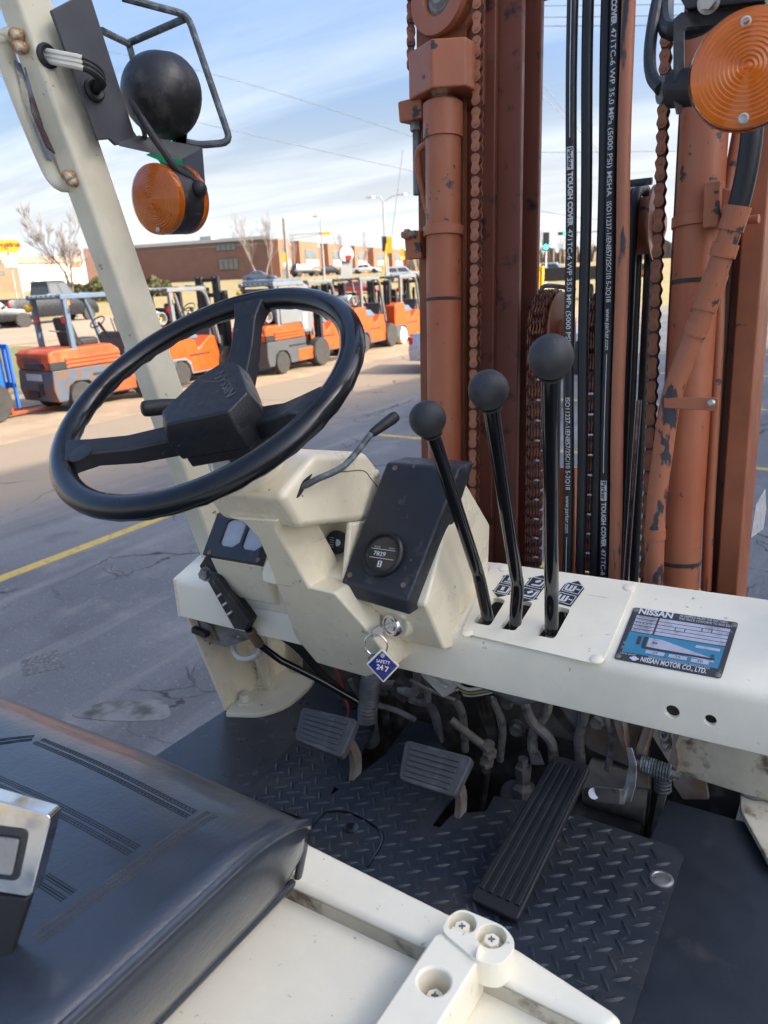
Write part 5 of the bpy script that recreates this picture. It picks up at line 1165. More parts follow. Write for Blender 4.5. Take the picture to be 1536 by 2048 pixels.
def asphalt():
    m = bpy.data.materials.new('asphalt'); m.use_nodes = True; t = m.node_tree; N, L = t.nodes.new, t.links.new; b = t.nodes['Principled BSDF']
    co = N('ShaderNodeTexCoord')
    def noise(s, d=6, r=.55, v=None):
        n = N('ShaderNodeTexNoise'); n.inputs['Scale'].default_value = s; n.inputs['Detail'].default_value = d; n.inputs['Roughness'].default_value = r; L(v or co.outputs['Object'], n.inputs['Vector']); return n
    def rng(x, a, bb, c, d):
        n = N('ShaderNodeMapRange'); L(x, n.inputs[0]); n.inputs[1].default_value, n.inputs[2].default_value, n.inputs[3].default_value, n.inputs[4].default_value = a, bb, c, d; return n.outputs[0]
    def mix(f, a, c):
        n = N('ShaderNodeMixRGB'); L(f, n.inputs[0]) if not isinstance(f, float) else setattr(n.inputs[0], 'default_value', f)
        for i, x in ((1, a), (2, c)): (setattr(n.inputs[i], 'default_value', (*x, 1)) if isinstance(x, tuple) else L(x, n.inputs[i]))
        return n.outputs[0]
    big = noise(.35, 5); mid = noise(2.2, 7); fine = noise(34, 4, .7); grit = noise(110, 3, .6)
    c = mix(rng(big.outputs[0], .38, .62, 0, 1), (.098, .103, .115), (.145, .148, .156))
    c = mix(rng(mid.outputs[0], .55, .75, 0, .7), c, (.20, .198, .195))
    c = mix(rng(mid.outputs[0], .42, .25, 0, .6), c, (.075, .076, .08))
    mpv = N('ShaderNodeMapping'); mpv.inputs['Rotation'].default_value = (0, 0, .25); mpv.inputs['Scale'].default_value = (1.6, .10, 1); L(co.outputs['Object'], mpv.inputs[0])
    stk = noise(1.4, 6, .6, mpv.outputs[0])
    c = mix(rng(stk.outputs[0], .54, .68, 0, .55), c, (.07, .07, .073)); c = mix(rng(stk.outputs[0], .44, .34, 0, .4), c, (.25, .245, .235))
    c = mix(rng(fine.outputs[0], .60, .70, 0, .5), c, (.32, .315, .30))
    c = mix(rng(grit.outputs[0], .42, .34, 0, .7), c, (.045, .045, .047))
    # dusty strip towards the parked row, sunlit tan painted in beyond the shade edge
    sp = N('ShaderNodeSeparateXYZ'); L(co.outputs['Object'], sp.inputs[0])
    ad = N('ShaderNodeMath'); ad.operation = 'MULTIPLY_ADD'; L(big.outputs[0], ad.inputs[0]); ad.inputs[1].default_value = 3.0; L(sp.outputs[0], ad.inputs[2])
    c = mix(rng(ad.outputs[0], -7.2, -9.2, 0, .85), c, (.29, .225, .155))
    # cracks
    ds = noise(.9, 5); va = N('ShaderNodeVectorMath'); va.operation = 'MULTIPLY_ADD'; L(ds.outputs['Color'], va.inputs[0]); va.inputs[1].default_value = (.9, .9, 0); L(co.outputs['Object'], va.inputs[2])
    last = None
    for s, w, lo in ((.55, .006, .46), (1.7, .009, .55)):
        v = N('ShaderNodeTexVoronoi'); v.feature = 'DISTANCE_TO_EDGE'; v.inputs['Scale'].default_value = s; L(va.outputs[0], v.inputs['Vector'])
        f = rng(v.outputs[0], w*.4, w*1.6, 1, 0); mk = rng(noise(.6, 3).outputs[0], lo, lo+.06, 0, 1)
        mm = N('ShaderNodeMath'); mm.operation = 'MULTIPLY'; L(f, mm.inputs[0]); L(mk, mm.inputs[1])
        c = mix(mm.outputs[0], c, (.035, .033, .032)); last = mm.outputs[0]
    L(c, b.inputs['Base Color']); b.inputs['Roughness'].default_value = .85; b.inputs['Specular IOR Level'].default_value = .3
    bp = N('ShaderNodeBump'); bp.inputs['Distance'].default_value = .006; bp.inputs['Strength'].default_value = .5; L(fine.outputs[0], bp.inputs['Height']); L(bp.outputs[0], b.inputs['Normal'])
    MATS['asphalt'] = m
asphalt()
mat('patch', (.075, .075, .078), .8, var=.3, scale=10, col2=(.16, .16, .155), s2=45, t2=.55, w2=.08)
mat('stain', (.05, .049, .047), .8, var=.3, scale=8, col2=(.15, .148, .145), s2=5, t2=.48, w2=.08, st2=(1, 1, 1))

# ---- ground, rising gently far off
def gz(x, y):
    d = sqrt(x*x+y*y); s = min(1, max(0, (d-62)/70)); s = s*s*(3-2*s); return 2.2*s
mb = MB(); rr = [0.001, 8, 20, 35, 50, 60, 68, 76, 84, 92, 100, 110, 120, 135, 160, 220, 320, 480, 800, 1600]; n = 72
mb.v = []; 
P = [V((r*sin(2*pi*k/n), r*cos(2*pi*k/n), gz(0, r)-.02)) for r in rr for k in range(n)]
F = [(j*n+k, j*n+(k+1) % n, (j+1)*n+(k+1) % n, (j+1)*n+k) for j in range(len(rr)-1) for k in range(n)]
tag(MB().add(P, F).build('ground', 'dry_grass', None), kind='structure')
def sheet(name, poly, z, m, kind='structure'):
    o = MB().prism([V((x, y, z-.004)) for x, y in poly], (0, 0, .004)).build(name, m, None); tag(o, kind=kind); return o
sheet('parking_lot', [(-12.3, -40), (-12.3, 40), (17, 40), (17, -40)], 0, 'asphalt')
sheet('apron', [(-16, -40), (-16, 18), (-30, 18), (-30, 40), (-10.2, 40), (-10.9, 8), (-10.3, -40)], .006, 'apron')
sheet('verge', [(-30.5, -60), (-30.5, 17.6), (-16, 17.6), (-16, -60)], -.004, 'grass')
sheet('road', [(-52, -160), (-52, 240), (-31, 240), (-31, -160)], -.002, 'road')
MB().span((-31.2, -60, -.1), (-30.95, 17.4, .11)).build('kerb', 'coping', None)['kind'] = 'structure'
for y, x0, x1 in ((8.7, -5.68, 1.5), (12.25, -5.68, 1.5), (15.8, -5.68, 1.5), (5.1, -3.6, 1.5), (19.3, -5.68, 1.5)):
    sheet('parking_line', [(x0, y-.055), (x1, y-.055), (x1, y+.055), (x0, y+.055)], .004, 'paint_yellow')
sheet('parking_line', [(-5.80, -12), (-5.66, -12), (-5.62, 5.2), (-5.74, 5.2)], .004, 'paint_yellow')
q = [G(*p) for p in ((42, 1322), (115, 1300), (130, 1335), (48, 1352))]; sheet('asphalt_patch', [(p.x, p.y) for p in q], .0035, 'patch')
q = [G(*p) for p in ((130, 1432), (200, 1405), (300, 1398), (335, 1405), (345, 1440), (230, 1445))]; 
sheet('oil_stain', [(p.x, p.y) for p in rounded(q, .2, 4)], .0036, 'stain')

# ---- warehouse beside the truck, off to the right; it shades the near yard
wd_ = V((.135, 1, 0)).normalized(); wnr = V((1, -.135, 0)).normalized(); wo = V((14, 0, 0)); WH = 15.45
wa_, wb_ = wo+wd_*1.5, wo+wd_*27
wh = empty('warehouse', Matrix.Translation(wo)); tag(wh, 'pale metal-sided warehouse wall that shades the near yard', 'building')
MB().prism([wa_, wb_, wb_+wnr*20, wa_+wnr*20], (0, 0, WH)).build('wall', 'warehouse', wh)
MB().prism([wa_-wnr*.15+Za*WH, wb_-wnr*.15+Za*WH, wb_+wnr*20+Za*WH, wa_+wnr*20+Za*WH], (0, 0, .25)).build('roof', 'fascia', wh)
for s in (4, 11, 18):
    p = wo+wd_*s-wnr*.03; MB().prism([p, p+wd_*3.6, p+wd_*3.6+Za*4, p+Za*4], -wnr*.04).build('door', 'board_white', wh)

# ---- forklifts parked in a row
def wheel_parts(mb_t, mb_r, c, r, w, side):
    ax = V((side, 0, 0))
    mb_t.lathe([(r*.62, -w/2), (r*.93, -w/2), (r, -w/2+.03), (r, w/2-.03), (r*.93, w/2), (r*.62, w/2)], c, ax, 24)
    mb_r.lathe([(r*.63, w/2-.06), (r*.55, w/2-.03), (r*.5, w/2-.07), (r*.22, w/2-.07), (r*.2, w/2-.005), (0, w/2)], c, ax, 20)
def forklift(M, label, kind, hood, low, guard, mastm, tank=None, cab=False, backrest=None, lettering=None, mast_h=2.15, tyre='tyre', num=None, group='forklifts parked in a row across the yard'):
    r = empty('forklift', M); tag(r, label, 'forklift', group)
    B = lambda mb, nm, m, par=None, bev=.02, seg=2: mb.build(nm, m, par or r, M=M, bevel=bev, seg=seg)
    W = -1.08
    # chassis and counterweight (x from W to 0, right side is x=0)
    prof = [(-.52, .22), (-.58, .45), (-.55, .80), (1.02, .80), (1.02, .58), (1.30, .55), (1.30, .22), (.34, .22), (.30, .42), (.18, .54), (-.10, .56), (-.25, .48), (-.32, .22)]
    B(MB().prism([V((W, y, z)) for y, z in prof], (-W, 0, 0)), 'chassis', low)
    if kind == 'old':
        hp_ = [(-.55, .80), (-.58, .93), (-.56, 1.10), (-.46, 1.17), (.82, 1.17), (1.0, 1.06), (1.02, .80)]
        h = B(MB().prism([V((W+.02, y, z)) for y, z in hp_], (-W-.04, 0, 0)), 'hood', hood, bev=.04, seg=3)
        for z in (.82, .89, .96): B(MB().span((-.02, -.25, z), (.006, .98, z+.05)), 'hood_rib', hood, h, bev=.012)
        B(MB().span((-.03, -.585, .81), (.004, -.20, .95)), 'vent_opening', 'yard_black', h, bev=0)
        B(MB().span((-.8, -.592, .83), (-.2, -.55, .93)), 'vent_opening', 'yard_black', h, bev=0)
        B(MB().span((-.06, .66, .24), (.012, 1.32, .52)), 'step_panel', hood, bev=.015)
        B(MB().span((-.45, -.60, .36), (-.33, -.55, .56)), 'tow_slot', 'yard_black', bev=0)
        B(MB().span((-.8, -.60, .30), (-.5, -.55, .42)), 'tow_slot', 'yard_black', bev=0)
    else:
        hp_ = [(-.56, .60), (-.58, .80), (-.54, 1.22), (-.42, 1.30), (.10, 1.30), (.16, 1.05), (.55, .98), (.62, .78), (1.02, 1.02), (1.22, 1.02), (1.32, .62), (1.32, .24), (.36, .24), (.32, .50), (.16, .60)]
        h = B(MB().prism([V((W-.004, y, z)) for y, z in hp_], (-W+.016, 0, 0)), 'hood', hood, bev=.04, seg=3)
        B(MB().prism([V((W+.2, y, z)) for y, z in ((.12, 1.02), (.60, .98), (.66, 1.05), (.40, 1.20), (.12, 1.22))], (-W-.18, 0, 0)), 'side_cowl', 'slate_clean', bev=.04, seg=3)
        B(MB().span((W+.1, -.56, .20), (.004, -.10, .60)), 'bumper', 'dark_grey', bev=.05, seg=3)
    if lettering:
        mbx = MB(); flat_text(mbx, lettering, .20, M @ V((W/2, -.5925, 1.02)), M.to_3x3() @ V((1, 0, 0)), M.to_3x3() @ V((0, 0, 1)), .01, .95); mbx.build('lettering', 'orange_old' if hood == 'orange_old' else 'board_white', h, M=MI, flat=True)
    # wheels
    for cy, rad, wid, nm in ((0, .27, .19, 'rear_wheel'), (1.62, .36, .26, 'front_wheel')):
        for sx, sd_ in ((-.08 if cy == 0 else -.05, 1), (W+.08 if cy == 0 else W+.05, -1)):
            a, b = MB(), MB(); wheel_parts(a, b, V((sx, cy, rad)), rad, wid, sd_); t = B(a, nm, tyre if cy == 0 else 'tyre', bev=0); B(b, 'rim', 'rim' if tyre == 'tyre' or cy else tyre, t, bev=0)
    B(MB().span((W+.15, -.05, .20), (-.15, .05, .32)), 'axle', 'yard_black', bev=0)
    # overhead guard
    gm = guard
    for x in (W+.06, -.06):
        B(MB().prism([V((x-.04, -.05, 1.1)), V((x+.04, -.05, 1.1)), V((x+.04, .05, 1.1)), V((x-.04, .05, 1.1))], (0, -.02, 1.0)), 'guard_post', gm if kind != 'old' else gm, bev=.01)
        pth = rounded([V((x, 1.45, .80)), V((x, 1.12, 2.06)), V((x, .3, 2.11))], [0, .25, 0], 6)
        B(MB().tube(pth, .042, 8), 'guard_post', gm, bev=0)
    B(MB().prism([V((W+.02, -.12, 2.06)), V((-.02, -.12, 2.06)), V((-.02, 1.15, 2.06)), V((W+.02, 1.15, 2.06))], (0, 0, .03)), 'guard_top', 'dark_grey' if kind != 'old' else gm, bev=.01)
    for x in (W+.06, -.06): B(MB().span((x-.05, -.12, 2.04), (x+.05, 1.1, 2.13)), 'guard_rail', gm, bev=.015)
    for k in range(6): B(MB().span((W+.15+k*.15, -.1, 2.09), (W+.19+k*.15, 1.1, 2.12)), 'guard_bar', 'dark_grey', bev=0)
    # seat, dash, steering wheel
    st = B(MB().prism([V((W+.32, y, z)) for y, z in ((.20, 1.15), (.12, 1.68), (.22, 1.72), (.34, 1.30), (.75, 1.30), (.78, 1.17))], (.46, 0, 0)), 'seat', 'yard_black', bev=.04, seg=3)
    B(MB().prism([V((W+.15, y, z)) for y, z in ((1.18, .8), (1.30, 1.35), (1.42, 1.35), (1.48, .8))], (.78, 0, 0)), 'dash', 'dark_grey', bev=.03)
    B(MB().cyl(V((W/2, 1.2, 1.25)), V((W/2, 1.0, 1.55)), .03, 8), 'steering_column', 'yard_black', bev=0)
    B(MB().tube([V((W/2+.17*cos(a), .98+.12*sin(a), 1.56+.10*sin(a))) for a in [2*pi*i/18 for i in range(18)]], .014, 6, closed=True), 'steering_wheel', 'yard_black', bev=0)
    # mast
    for x in (W+.18, W+.32, -.32, -.18):
        B(MB().span((x-.04, 1.92, .12), (x+.04, 2.04, mast_h)), 'mast_rail', mastm, bev=.01)
    for z in (.35, 1.2, mast_h-.1): B(MB().span((W+.2, 1.99, z-.05), (-.2, 2.03, z+.05)), 'mast_crossbar', mastm, bev=0)
    B(MB().cyl(V((W/2, 1.95, .2)), V((W/2, 1.95, mast_h-.3)), .045, 10), 'lift_cylinder', mastm, bev=0)
    fm = backrest[1] if backrest else 'yard_black'
    for x in (W+.28, -.30):
        B(MB().prism([V((x, y, z)) for y, z in ((2.06, .05), (2.06, .62), (2.10, .62), (2.10, .10), (3.0, .07), (3.05, .05))], (.11, 0, 0)), 'fork', fm, bev=.005)
    if backrest:
        cz = backrest[0]
        for x in (W-.02, W+.30, W+.62, W+.94, .0): B(MB().span((x, 2.06, .20 if x in (W-.02, .0) else .6), (x+.06, 2.11, 1.30)), 'backrest_bar', cz, bev=.012)
        B(MB().span((W-.02, 2.058, 1.26), (.06, 2.112, 1.34)), 'backrest_top', cz, bev=.02); B(MB().span((W-.02, 2.058, .56), (.06, 2.112, .66)), 'carriage', cz, bev=.01)
    if tank:
        tkn = B(MB().lathe([(.10, 0), (.16, .03), (.175, .07), (.175, .62), (.16, .66), (.10, .69)], V((W+.18, -.28, 1.17+.20 if kind == 'old' else 1.50)), Xa, 20), 'gas_tank', tank, bev=0)
        c = V((W+.18+.69, -.28, 1.37 if kind == 'old' else 1.50)); B(MB().lathe([(.135, 0), (.135, .11), (.12, .11), (.12, 0)], c, Xa, 16, caps=False), 'tank_collar', 'tank', tkn, bev=0); B(MB().cyl(c, c+Xa*.07, .03, 8), 'tank_valve', 'gold', tkn, bev=0)
        B(MB().span((W+.2, -.45, 1.16 if kind == 'old' else 1.29), (-.25, -.1, 1.20 if kind == 'old' else 1.34)), 'tank_cradle', 'yard_black', bev=.01)
    if cab:
        cp_ = [(.06, 1.17), (.86, 1.17), (1.0, .92), (1.30, .90), (1.42, 1.2), (1.28, 2.03), (.06, 2.03)]
        cbp = B(MB().prism([V((-.03, y, z)) for y, z in cp_], (.03, 0, 0)), 'cab_door', guard, bev=.01)
        B(MB().span((-.035, .2, 1.52), (.012, 1.12, 1.92)), 'window_frame', 'board_white', cbp, bev=.01); 
        for y0, y1 in ((.24, .64), (.68, 1.08)): B(MB().span((-.02, y0, 1.56), (.018, y1, 1.88)), 'window_pane', 'cab_glass', cbp, bev=0)
        B(MB().span((.0, .95, 1.0), (.012, 1.12, 1.38)), 'notice', 'coping', cbp, bev=0)
        B(MB().prism([V((W+.06, y, z)) for y, z in ((-.10, 2.05), (1.2, 2.05), (1.1, 2.20), (.0, 2.20))], (-W-.12, 0, 0)), 'cab_roof', 'slate_clean', bev=.03)
        B(MB().span((W+.1, -.06, 1.25), (-.1, -.02, 2.0)), 'rear_window', 'cab_glass', bev=0)
    for x in (W+.10, -.16): B(MB().span((x, -.085, 1.62), (x+.09, -.05, 1.74)), 'tail_lamp', 'lamp_red', bev=.01)
    B(MB().tube(smooth_path([V((-.25, -.3, 1.5)), V((-.2, .1, 1.42)), V((-.22, .35, 1.2))], 4), .014, 6), 'fuel_hose', 'yard_black', bev=0)
    for x in (W/2-.09, W/2, W/2+.09): B(MB().cyl(V((x+.2, 1.3, 1.3)), V((x+.2, 1.22, 1.62)), .012, 6), 'control_lever', 'yard_black', bev=0)
    B(MB().span((.004, .30, .62), (.014, .98, .66)), 'trim_stripe', 'yard_black', bev=0)
    for k in range(4): B(MB().span((W+.3, -.60, .86+k*.05), (-.3, -.575, .88+k*.05)), 'grille_slat', 'dark_grey', bev=0)
    B(MB().span((W/2-.22, -.61, .62), (W/2+.22, -.575, .74)), 'rear_plate', 'board_grey', bev=0)
    for x in (W+.22, -.30): B(MB().span((x, 1.93, .3), (x+.04, 1.96, mast_h-.1)), 'mast_chain', 'yard_black', bev=0)
    B(MB().lathe([(.05, 0), (.055, .06), (.05, .11), (0, .12)], V((-.10, .06, 1.93)), Za, 12), 'beacon', 'amber_far', bev=0)
    B(MB().lathe([(.06, 0), (.075, .05), (.075, .10), (.05, .12)], V((W+.06, -.08, 1.90)), -Ya, 14), 'work_lamp', 'gold' if kind == 'old' else 'yard_black', bev=0)
    if num:
        mbx = MB(); flat_text(mbx, num, .12, M @ V((-.018, .0, 1.82)), M.to_3x3() @ V((0, 1, 0)), M.to_3x3() @ V((0, 0, 1)), .004); mbx.build('number', 'yard_black', r, M=MI, flat=True) if mbx.v else None
    return r
def FM(p, deg): m = Matrix.Rotation(radians(deg), 4, 'Z'); m.translation = V((p[0], p[1], .006)); return m
forklift(FM((-12.3, 8.62), 0), 'weathered orange and blue-grey forklift with empty seat and rust-orange mast', 'old', 'orange_old', 'slate', 'slate_clean', 'orange_old', lettering='TOYOTA', num='3', mast_h=2.2)
forklift(FM((-12.75, 11.55), 4), 'orange forklift with grey guard and bright gas cylinder beside blue-framed forklift', 'new', 'orange', 'guard_grey', 'guard_grey', 'yard_black', tank='tank', num='2', mast_h=2.0)
forklift(FM((-11.62, 13.75), 3), 'orange and dark grey forklift with enclosed grey cab and windowed door', 'old', 'orange', 'dark_grey', 'guard_grey', 'yard_black', tank='tank', cab=True, lettering='TOYOTA', mast_h=2.0)
forklift(FM((-12.35, 16.0), 4), 'orange forklift half hidden behind the one with a cab', 'new', 'orange', 'dark_grey', 'guard_grey', 'yard_black', mast_h=2.0)
forklift(FM((-12.25, 18.3), 4), 'clean orange forklift with gas cylinder and dark tyres', 'new', 'orange', 'dark_grey', 'guard_grey', 'yard_black', tank='tank', mast_h=2.0)
forklift(FM((-12.35, 20.7), 4), 'orange forklift with white rear tyres next to the mast', 'new', 'orange', 'dark_grey', 'guard_grey', 'yard_black', tyre='tyre_white', mast_h=2.0)
forklift(FM((-15.3, 14.2), 10), 'black forklift with tall dark mast standing behind the orange row', 'new', 'yard_black', 'yard_black', 'yard_black', 'yard_black', mast_h=2.35)
bfp = G(43, 838); forklift(FM((bfp.x-.03, bfp.y-2.085), 0), 'bright blue forklift with blue load backrest and orange forks', 'old', 'yard_blue', 'yard_blue', 'yard_blue', 'yard_blue', backrest=('yard_blue', 'orange'), mast_h=1.4)

# ---- cars
def car(M, label, paint, L=4.7, Wd=1.85, H=1.45, suv=False, pickup=False, group=None, cat='car'):
    r = empty('parked_car' if not pickup else 'pickup_truck', M); tag(r, label, cat, group)
    B = lambda mb, nm, m, par=None, bev=.03, seg=3: mb.build(nm, m, par or r, M=M, bevel=bev, seg=seg)
    h = L/2; hw = Wd/2; wr = .34 if not (suv or pickup) else .41; belt = H*.60
    bl = .28 if not (suv or pickup) else .42
    hood = h-(1.35 if not pickup else 1.6)
    sec = [(-h, .55, belt*.80), (-h+.12, .80, belt*.98), (-h+.6, 1, belt*1.02), (hood-.3, 1, belt), (h-.5, .97, belt*.86), (h-.1, .88, belt*.74), (h, .70, belt*.55)]
    rings = []
    for y, k, zt in sec:
        w = hw*(.86+.14*k); rings.append([V((-w*.93, y, bl)), V((-w, y, bl+.15)), V((-w, y, zt*.72+bl*.1)), V((-w*.93, y, zt)), V((w*.93, y, zt)), V((w, y, zt*.72+bl*.1)), V((w, y, bl+.15)), V((w*.93, y, bl))])
    bd = B(MB().loft(rings), 'body', paint, bev=.04)
    c0, c1 = (-h+.35 if suv else -h+.75, hood) if not pickup else (-.35, hood)
    t0, t1 = c0+(.25 if suv else .75), c1-.75
    if pickup: t0 = c0+.12
    def ring(y0, y1, w, z): return [V((-w, y0, z)), V((w, y0, z)), V((w, y1, z)), V((-w, y1, z))]
    cb = B(MB().loft([ring(c0, c1, hw*.93, belt-.02), ring(t0-.02, t1+.02, hw*.76, H-.06), ring(t0+.12, t1-.12, hw*.70, H)]), 'cabin', paint, bev=.05)
    z0, z1 = belt+.05, H-.12
    for s in (-1, 1):
        def sp(u, v): 
            y0 = c0+(t0-c0)*v; y1 = c1+(t1-c1)*v; z = belt+(H-.06-belt)*v; w = hw*(.93+(.76-.93)*v)+.006; return V((s*w, y0+(y1-y0)*u, z))
        for u0, u1 in ((.06, .47), (.51, .93)):
            B(MB().add([sp(u0, .14), sp(u1, .14), sp(u1-.01, .86), sp(u0+.01, .86)], [(0, 1, 2, 3)]), 'side_window', 'cab_glass', cb, bev=0)
    for yb, yt, nm in ((c1, t1, 'windscreen'), (c0, t0, 'rear_window')):
        d = .012 if yb > 0 and yb == c1 else -.012
        P = [V((s*hw*(.93-.17*v)*.88, yb+(yt-yb)*v+d, belt+(H-.06-belt)*v+.01)) for s, v in ((-1, .10), (1, .10), (1, .88), (-1, .88))]
        B(MB().add(P, [(0, 1, 2, 3)]), nm, 'cab_glass', cb, bev=0)
    if pickup:
        B(MB().span((-hw*.85, -h+.1, belt-.2), (hw*.85, c0-.05, belt+.03)), 'bed', 'yard_black', bev=0)
        B(MB().span((-hw*.95, -h-.12, .48), (hw*.95, -h+.02, .68)), 'bumper', 'chrome', bev=.03)
    for yw in (-h+.95, h-.92):
        for s in (-1, 1):
            B(MB().cyl(V((s*(hw-.22), yw, wr)), V((s*(hw+.004), yw, wr)), wr*1.13, 24), 'wheel_arch', 'yard_black', bev=0)
            a, b = MB(), MB(); wheel_parts(a, b, V((s*(hw-.10), yw, wr)), wr, .24, s); t = B(a, 'wheel', 'tyre', bev=0)
            B(b, 'rim', 'chrome', t, bev=0)
    for s in (-1, 1):
        B(MB().box((s*hw*.80, -h+.06, belt*.82), (.30, .10, .16 if not pickup else .34)), 'tail_light', 'lamp_red', bev=.02)
        B(MB().box((s*hw*.74, h-.10, belt*.66), (.34, .14, .13)), 'headlight', 'gauge_glass', bev=.03)
        B(MB().box((s*(hw+.06), c1-.35, belt+.10), (.16, .10, .13)), 'mirror', paint, bev=.03)
    return r
def CM(p, deg, z=None): m = Matrix.Rotation(radians(deg), 4, 'Z'); m.translation = V((p[0], p[1], gz(p[0], p[1]) if z is None else z)); return m
car(CM((-6.4, 15.9), -78), 'silver-blue sedan parked on the far side of the mast', 'car_silver', 4.8, 1.85, 1.50)
p = G(98, 645); hd_ = math.degrees(atan2(-(G(172, 637)-G(45, 648)).x, (G(172, 637)-G(45, 648)).y))
dpk = (G(172, 637)-G(45, 648)); 
car(CM((p.x, p.y), math.degrees(atan2(-dpk.x, dpk.y))+6, 0), 'dark grey pickup truck driving past on the road', 'car_dark', 7.0, 2.3, 2.75, pickup=True, cat='pickup truck')
p = G(-35, 660); car(CM((p.x, p.y), -12, 0), 'pickup with red tail lamps and chrome bumper at the picture edge', 'car_dark', 6.2, 2.1, 2.0, pickup=True, cat='pickup truck')
p = G(716, 590); car(CM((p.x, p.y), -75, 0), 'red sedan on the road behind the orange forklifts', 'yard_red', 4.8, 1.9, 1.45)
for px, dist, deg, L_, H_c, m, lab, suv in ((520, 112, -60, 4.8, 1.5, 'car_blue', 'pale blue sedan standing before the brick building', False), (612, 128, -20, 5.2, 1.9, 'car_dark', 'dark blue sport utility parked beside the brick facade', True), (662, 130, -40, 4.8, 1.5, 'car_dark', 'dark car parked next to the grey pylon sign', False), (734, 132, -70, 4.9, 1.5, 'car_white', 'white car parked right of the grey pylon sign', False), (806, 95, -60, 5.0, 1.8, 'car_silver', 'silver sport utility glinting behind the last orange forklift', True), (1108, 88, -80, 4.8, 1.7, 'car_silver', 'grey hatchback beyond the striped trailer', True), (1056, 92, -80, 4.8, 1.5, 'car_dark', 'dark car beyond the yellow gantry frame', False)):
    d = rayW(px, 560); k = dist/sqrt(d.x**2+d.y**2); car(CM((d.x*k, d.y*k), deg), lab, m, L_, 1.85, H_c, suv=suv, group='distant cars along the street')

# ---- buildings
def wall_box(a, b, depth, z0, z1, nm, m, par): 
    a, b = V(a), V(b); d = (b-a).normalized(); n = V((-d.y, d.x, 0)); n = n if n.dot(a) > 0 else -n
    return MB().prism([V((p.x, p.y, z0)) for p in (a, b, b+n*depth, a+n*depth)], (0, 0, z1-z0)).build(nm, m, par)
def hor(px, dist): d = rayW(px, 560); k = dist/sqrt(d.x**2+d.y**2); return V((d.x*k, d.y*k, 0))
def zat(px, py, dist): return WD(px, py, dist).z
BC, BL_, BR_ = hor(545, 138), hor(255, 156), hor(850, 300)
bb = empty('brick_building', Matrix.Translation(BC)); tag(bb, 'long two-storey brick building with flat roof and white shop signs', 'building')
ztc = zat(545, 471, 138); zb_ = gz(*BC[:2])-.5
wall_box(BL_, BC, 1.0, zb_, ztc-.5, 'side_wall', 'brick_dark', bb)
MB().prism([V((p.x, p.y, ztc-.5)) for p in (BL_*.998, BC*.998, BC*1.01, BL_*1.01)], (0, 0, .55)).build('coping', 'coping', bb)
def on_wall(a, b, u0, u1, z0, z1, proud=.06):
    d = (b-a); n = V((d.y, -d.x, 0)).normalized(); n = n if n.dot(a) < 0 else -n
    P = [V(((a+d*u).x, (a+d*u).y, z)) + n*proud for u, z in ((u0, z0), (u1, z0), (u1, z1), (u0, z1))]; return P, n
def window(a, b, u0, u1, z0, z1, par, panes=2):
    P, n = on_wall(a, b, u0, u1, z0, z1); w = MB().prism(P, n*.05).build('window', 'win_frame', par)
    for k in range(panes):
        e = (u1-u0)/panes; Q_, n = on_wall(a, b, u0+e*(k+.08), u0+e*(k+.92), z0+.12, z1-.12, .12); MB().prism(Q_, n*.02).build('pane', 'win', w)
def uof(px, a, b):
    d = rayW(px, 560); # intersect horizontal ray with the wall line
    ab = b-a; den = d.x*ab.y-d.y*ab.x; s = (a.x*ab.y-a.y*ab.x)/den; p = V((d.x*s, d.y*s, 0)); return (p-a).length/ab.length
for (x0, x1, y0, y1) in ((440, 479, 486, 501), (442, 481, 516, 540)):
    window(BL_, BC, uof(x0, BL_, BC), uof(x1, BL_, BC), zat(460, y1, 142), zat(460, y0, 142), bb, 4)
# facade of bays
dF = (BR_-BC); Lf = dF.length; nF = V((dF.y, -dF.x, 0)).normalized(); nF = nF if nF.dot(BC) < 0 else -nF
wall_box(BC, BR_, .5, zb_, ztc-1.2, 'front_wall', 'brick_dark', bb)
edges = [545, 568, 588, 626, 646, 676, 700, 722, 738, 762, 776, 797, 808, 822, 830, 840]
for i in range(0, len(edges)-1, 2):
    u0, u1 = uof(edges[i], BC, BR_), uof(edges[i+1], BC, BR_)
    if i == 0: u0 = .001
    a, b = BC+dF*u0+nF*1.6, BC+dF*u1+nF*1.6
    bay = MB().prism([V((p.x, p.y, zb_)) for p in (a, b, b-nF*1.8, a-nF*1.8)], (0, 0, ztc-.6-zb_)).build('bay', 'brick_light', bb)
    def W3(v0, v1, z0, z1, nm, m, pr):
        P = [a.lerp(b, v0)+nF*pr, a.lerp(b, v1)+nF*pr, a.lerp(b, v1)+nF*pr, a.lerp(b, v0)+nF*pr]; P = [V((p.x, p.y, z)) for p, z in zip(P, (z0, z0, z1, z1))]
        return MB().prism(P, nF*.06).build(nm, m, bay)
    hh = ztc-.6; W3(.25, .85, hh-3.2, hh-1.5, 'window', 'win', .02); W3(.28, .95, hh-4.6, hh-3.4, 'shop_sign', 'board_white', .04); W3(.15, .55, hh-7.2, hh-5.0, 'window', 'win', .02); W3(.68, .82, hh-7.4, hh-5.0, 'doorway', 'win_frame', .02)
MB().prism([V((p.x, p.y, ztc-1.3)) for p in (BL_, BC, BR_, BR_+(BL_-BC))], (0, 0, .2)).build('roof', 'coping', bb)
MB().box(hor(428, 150)+Za*(ztc+.2), (3, 2, 1.4)).build('roof_unit', 'board_grey', bb)
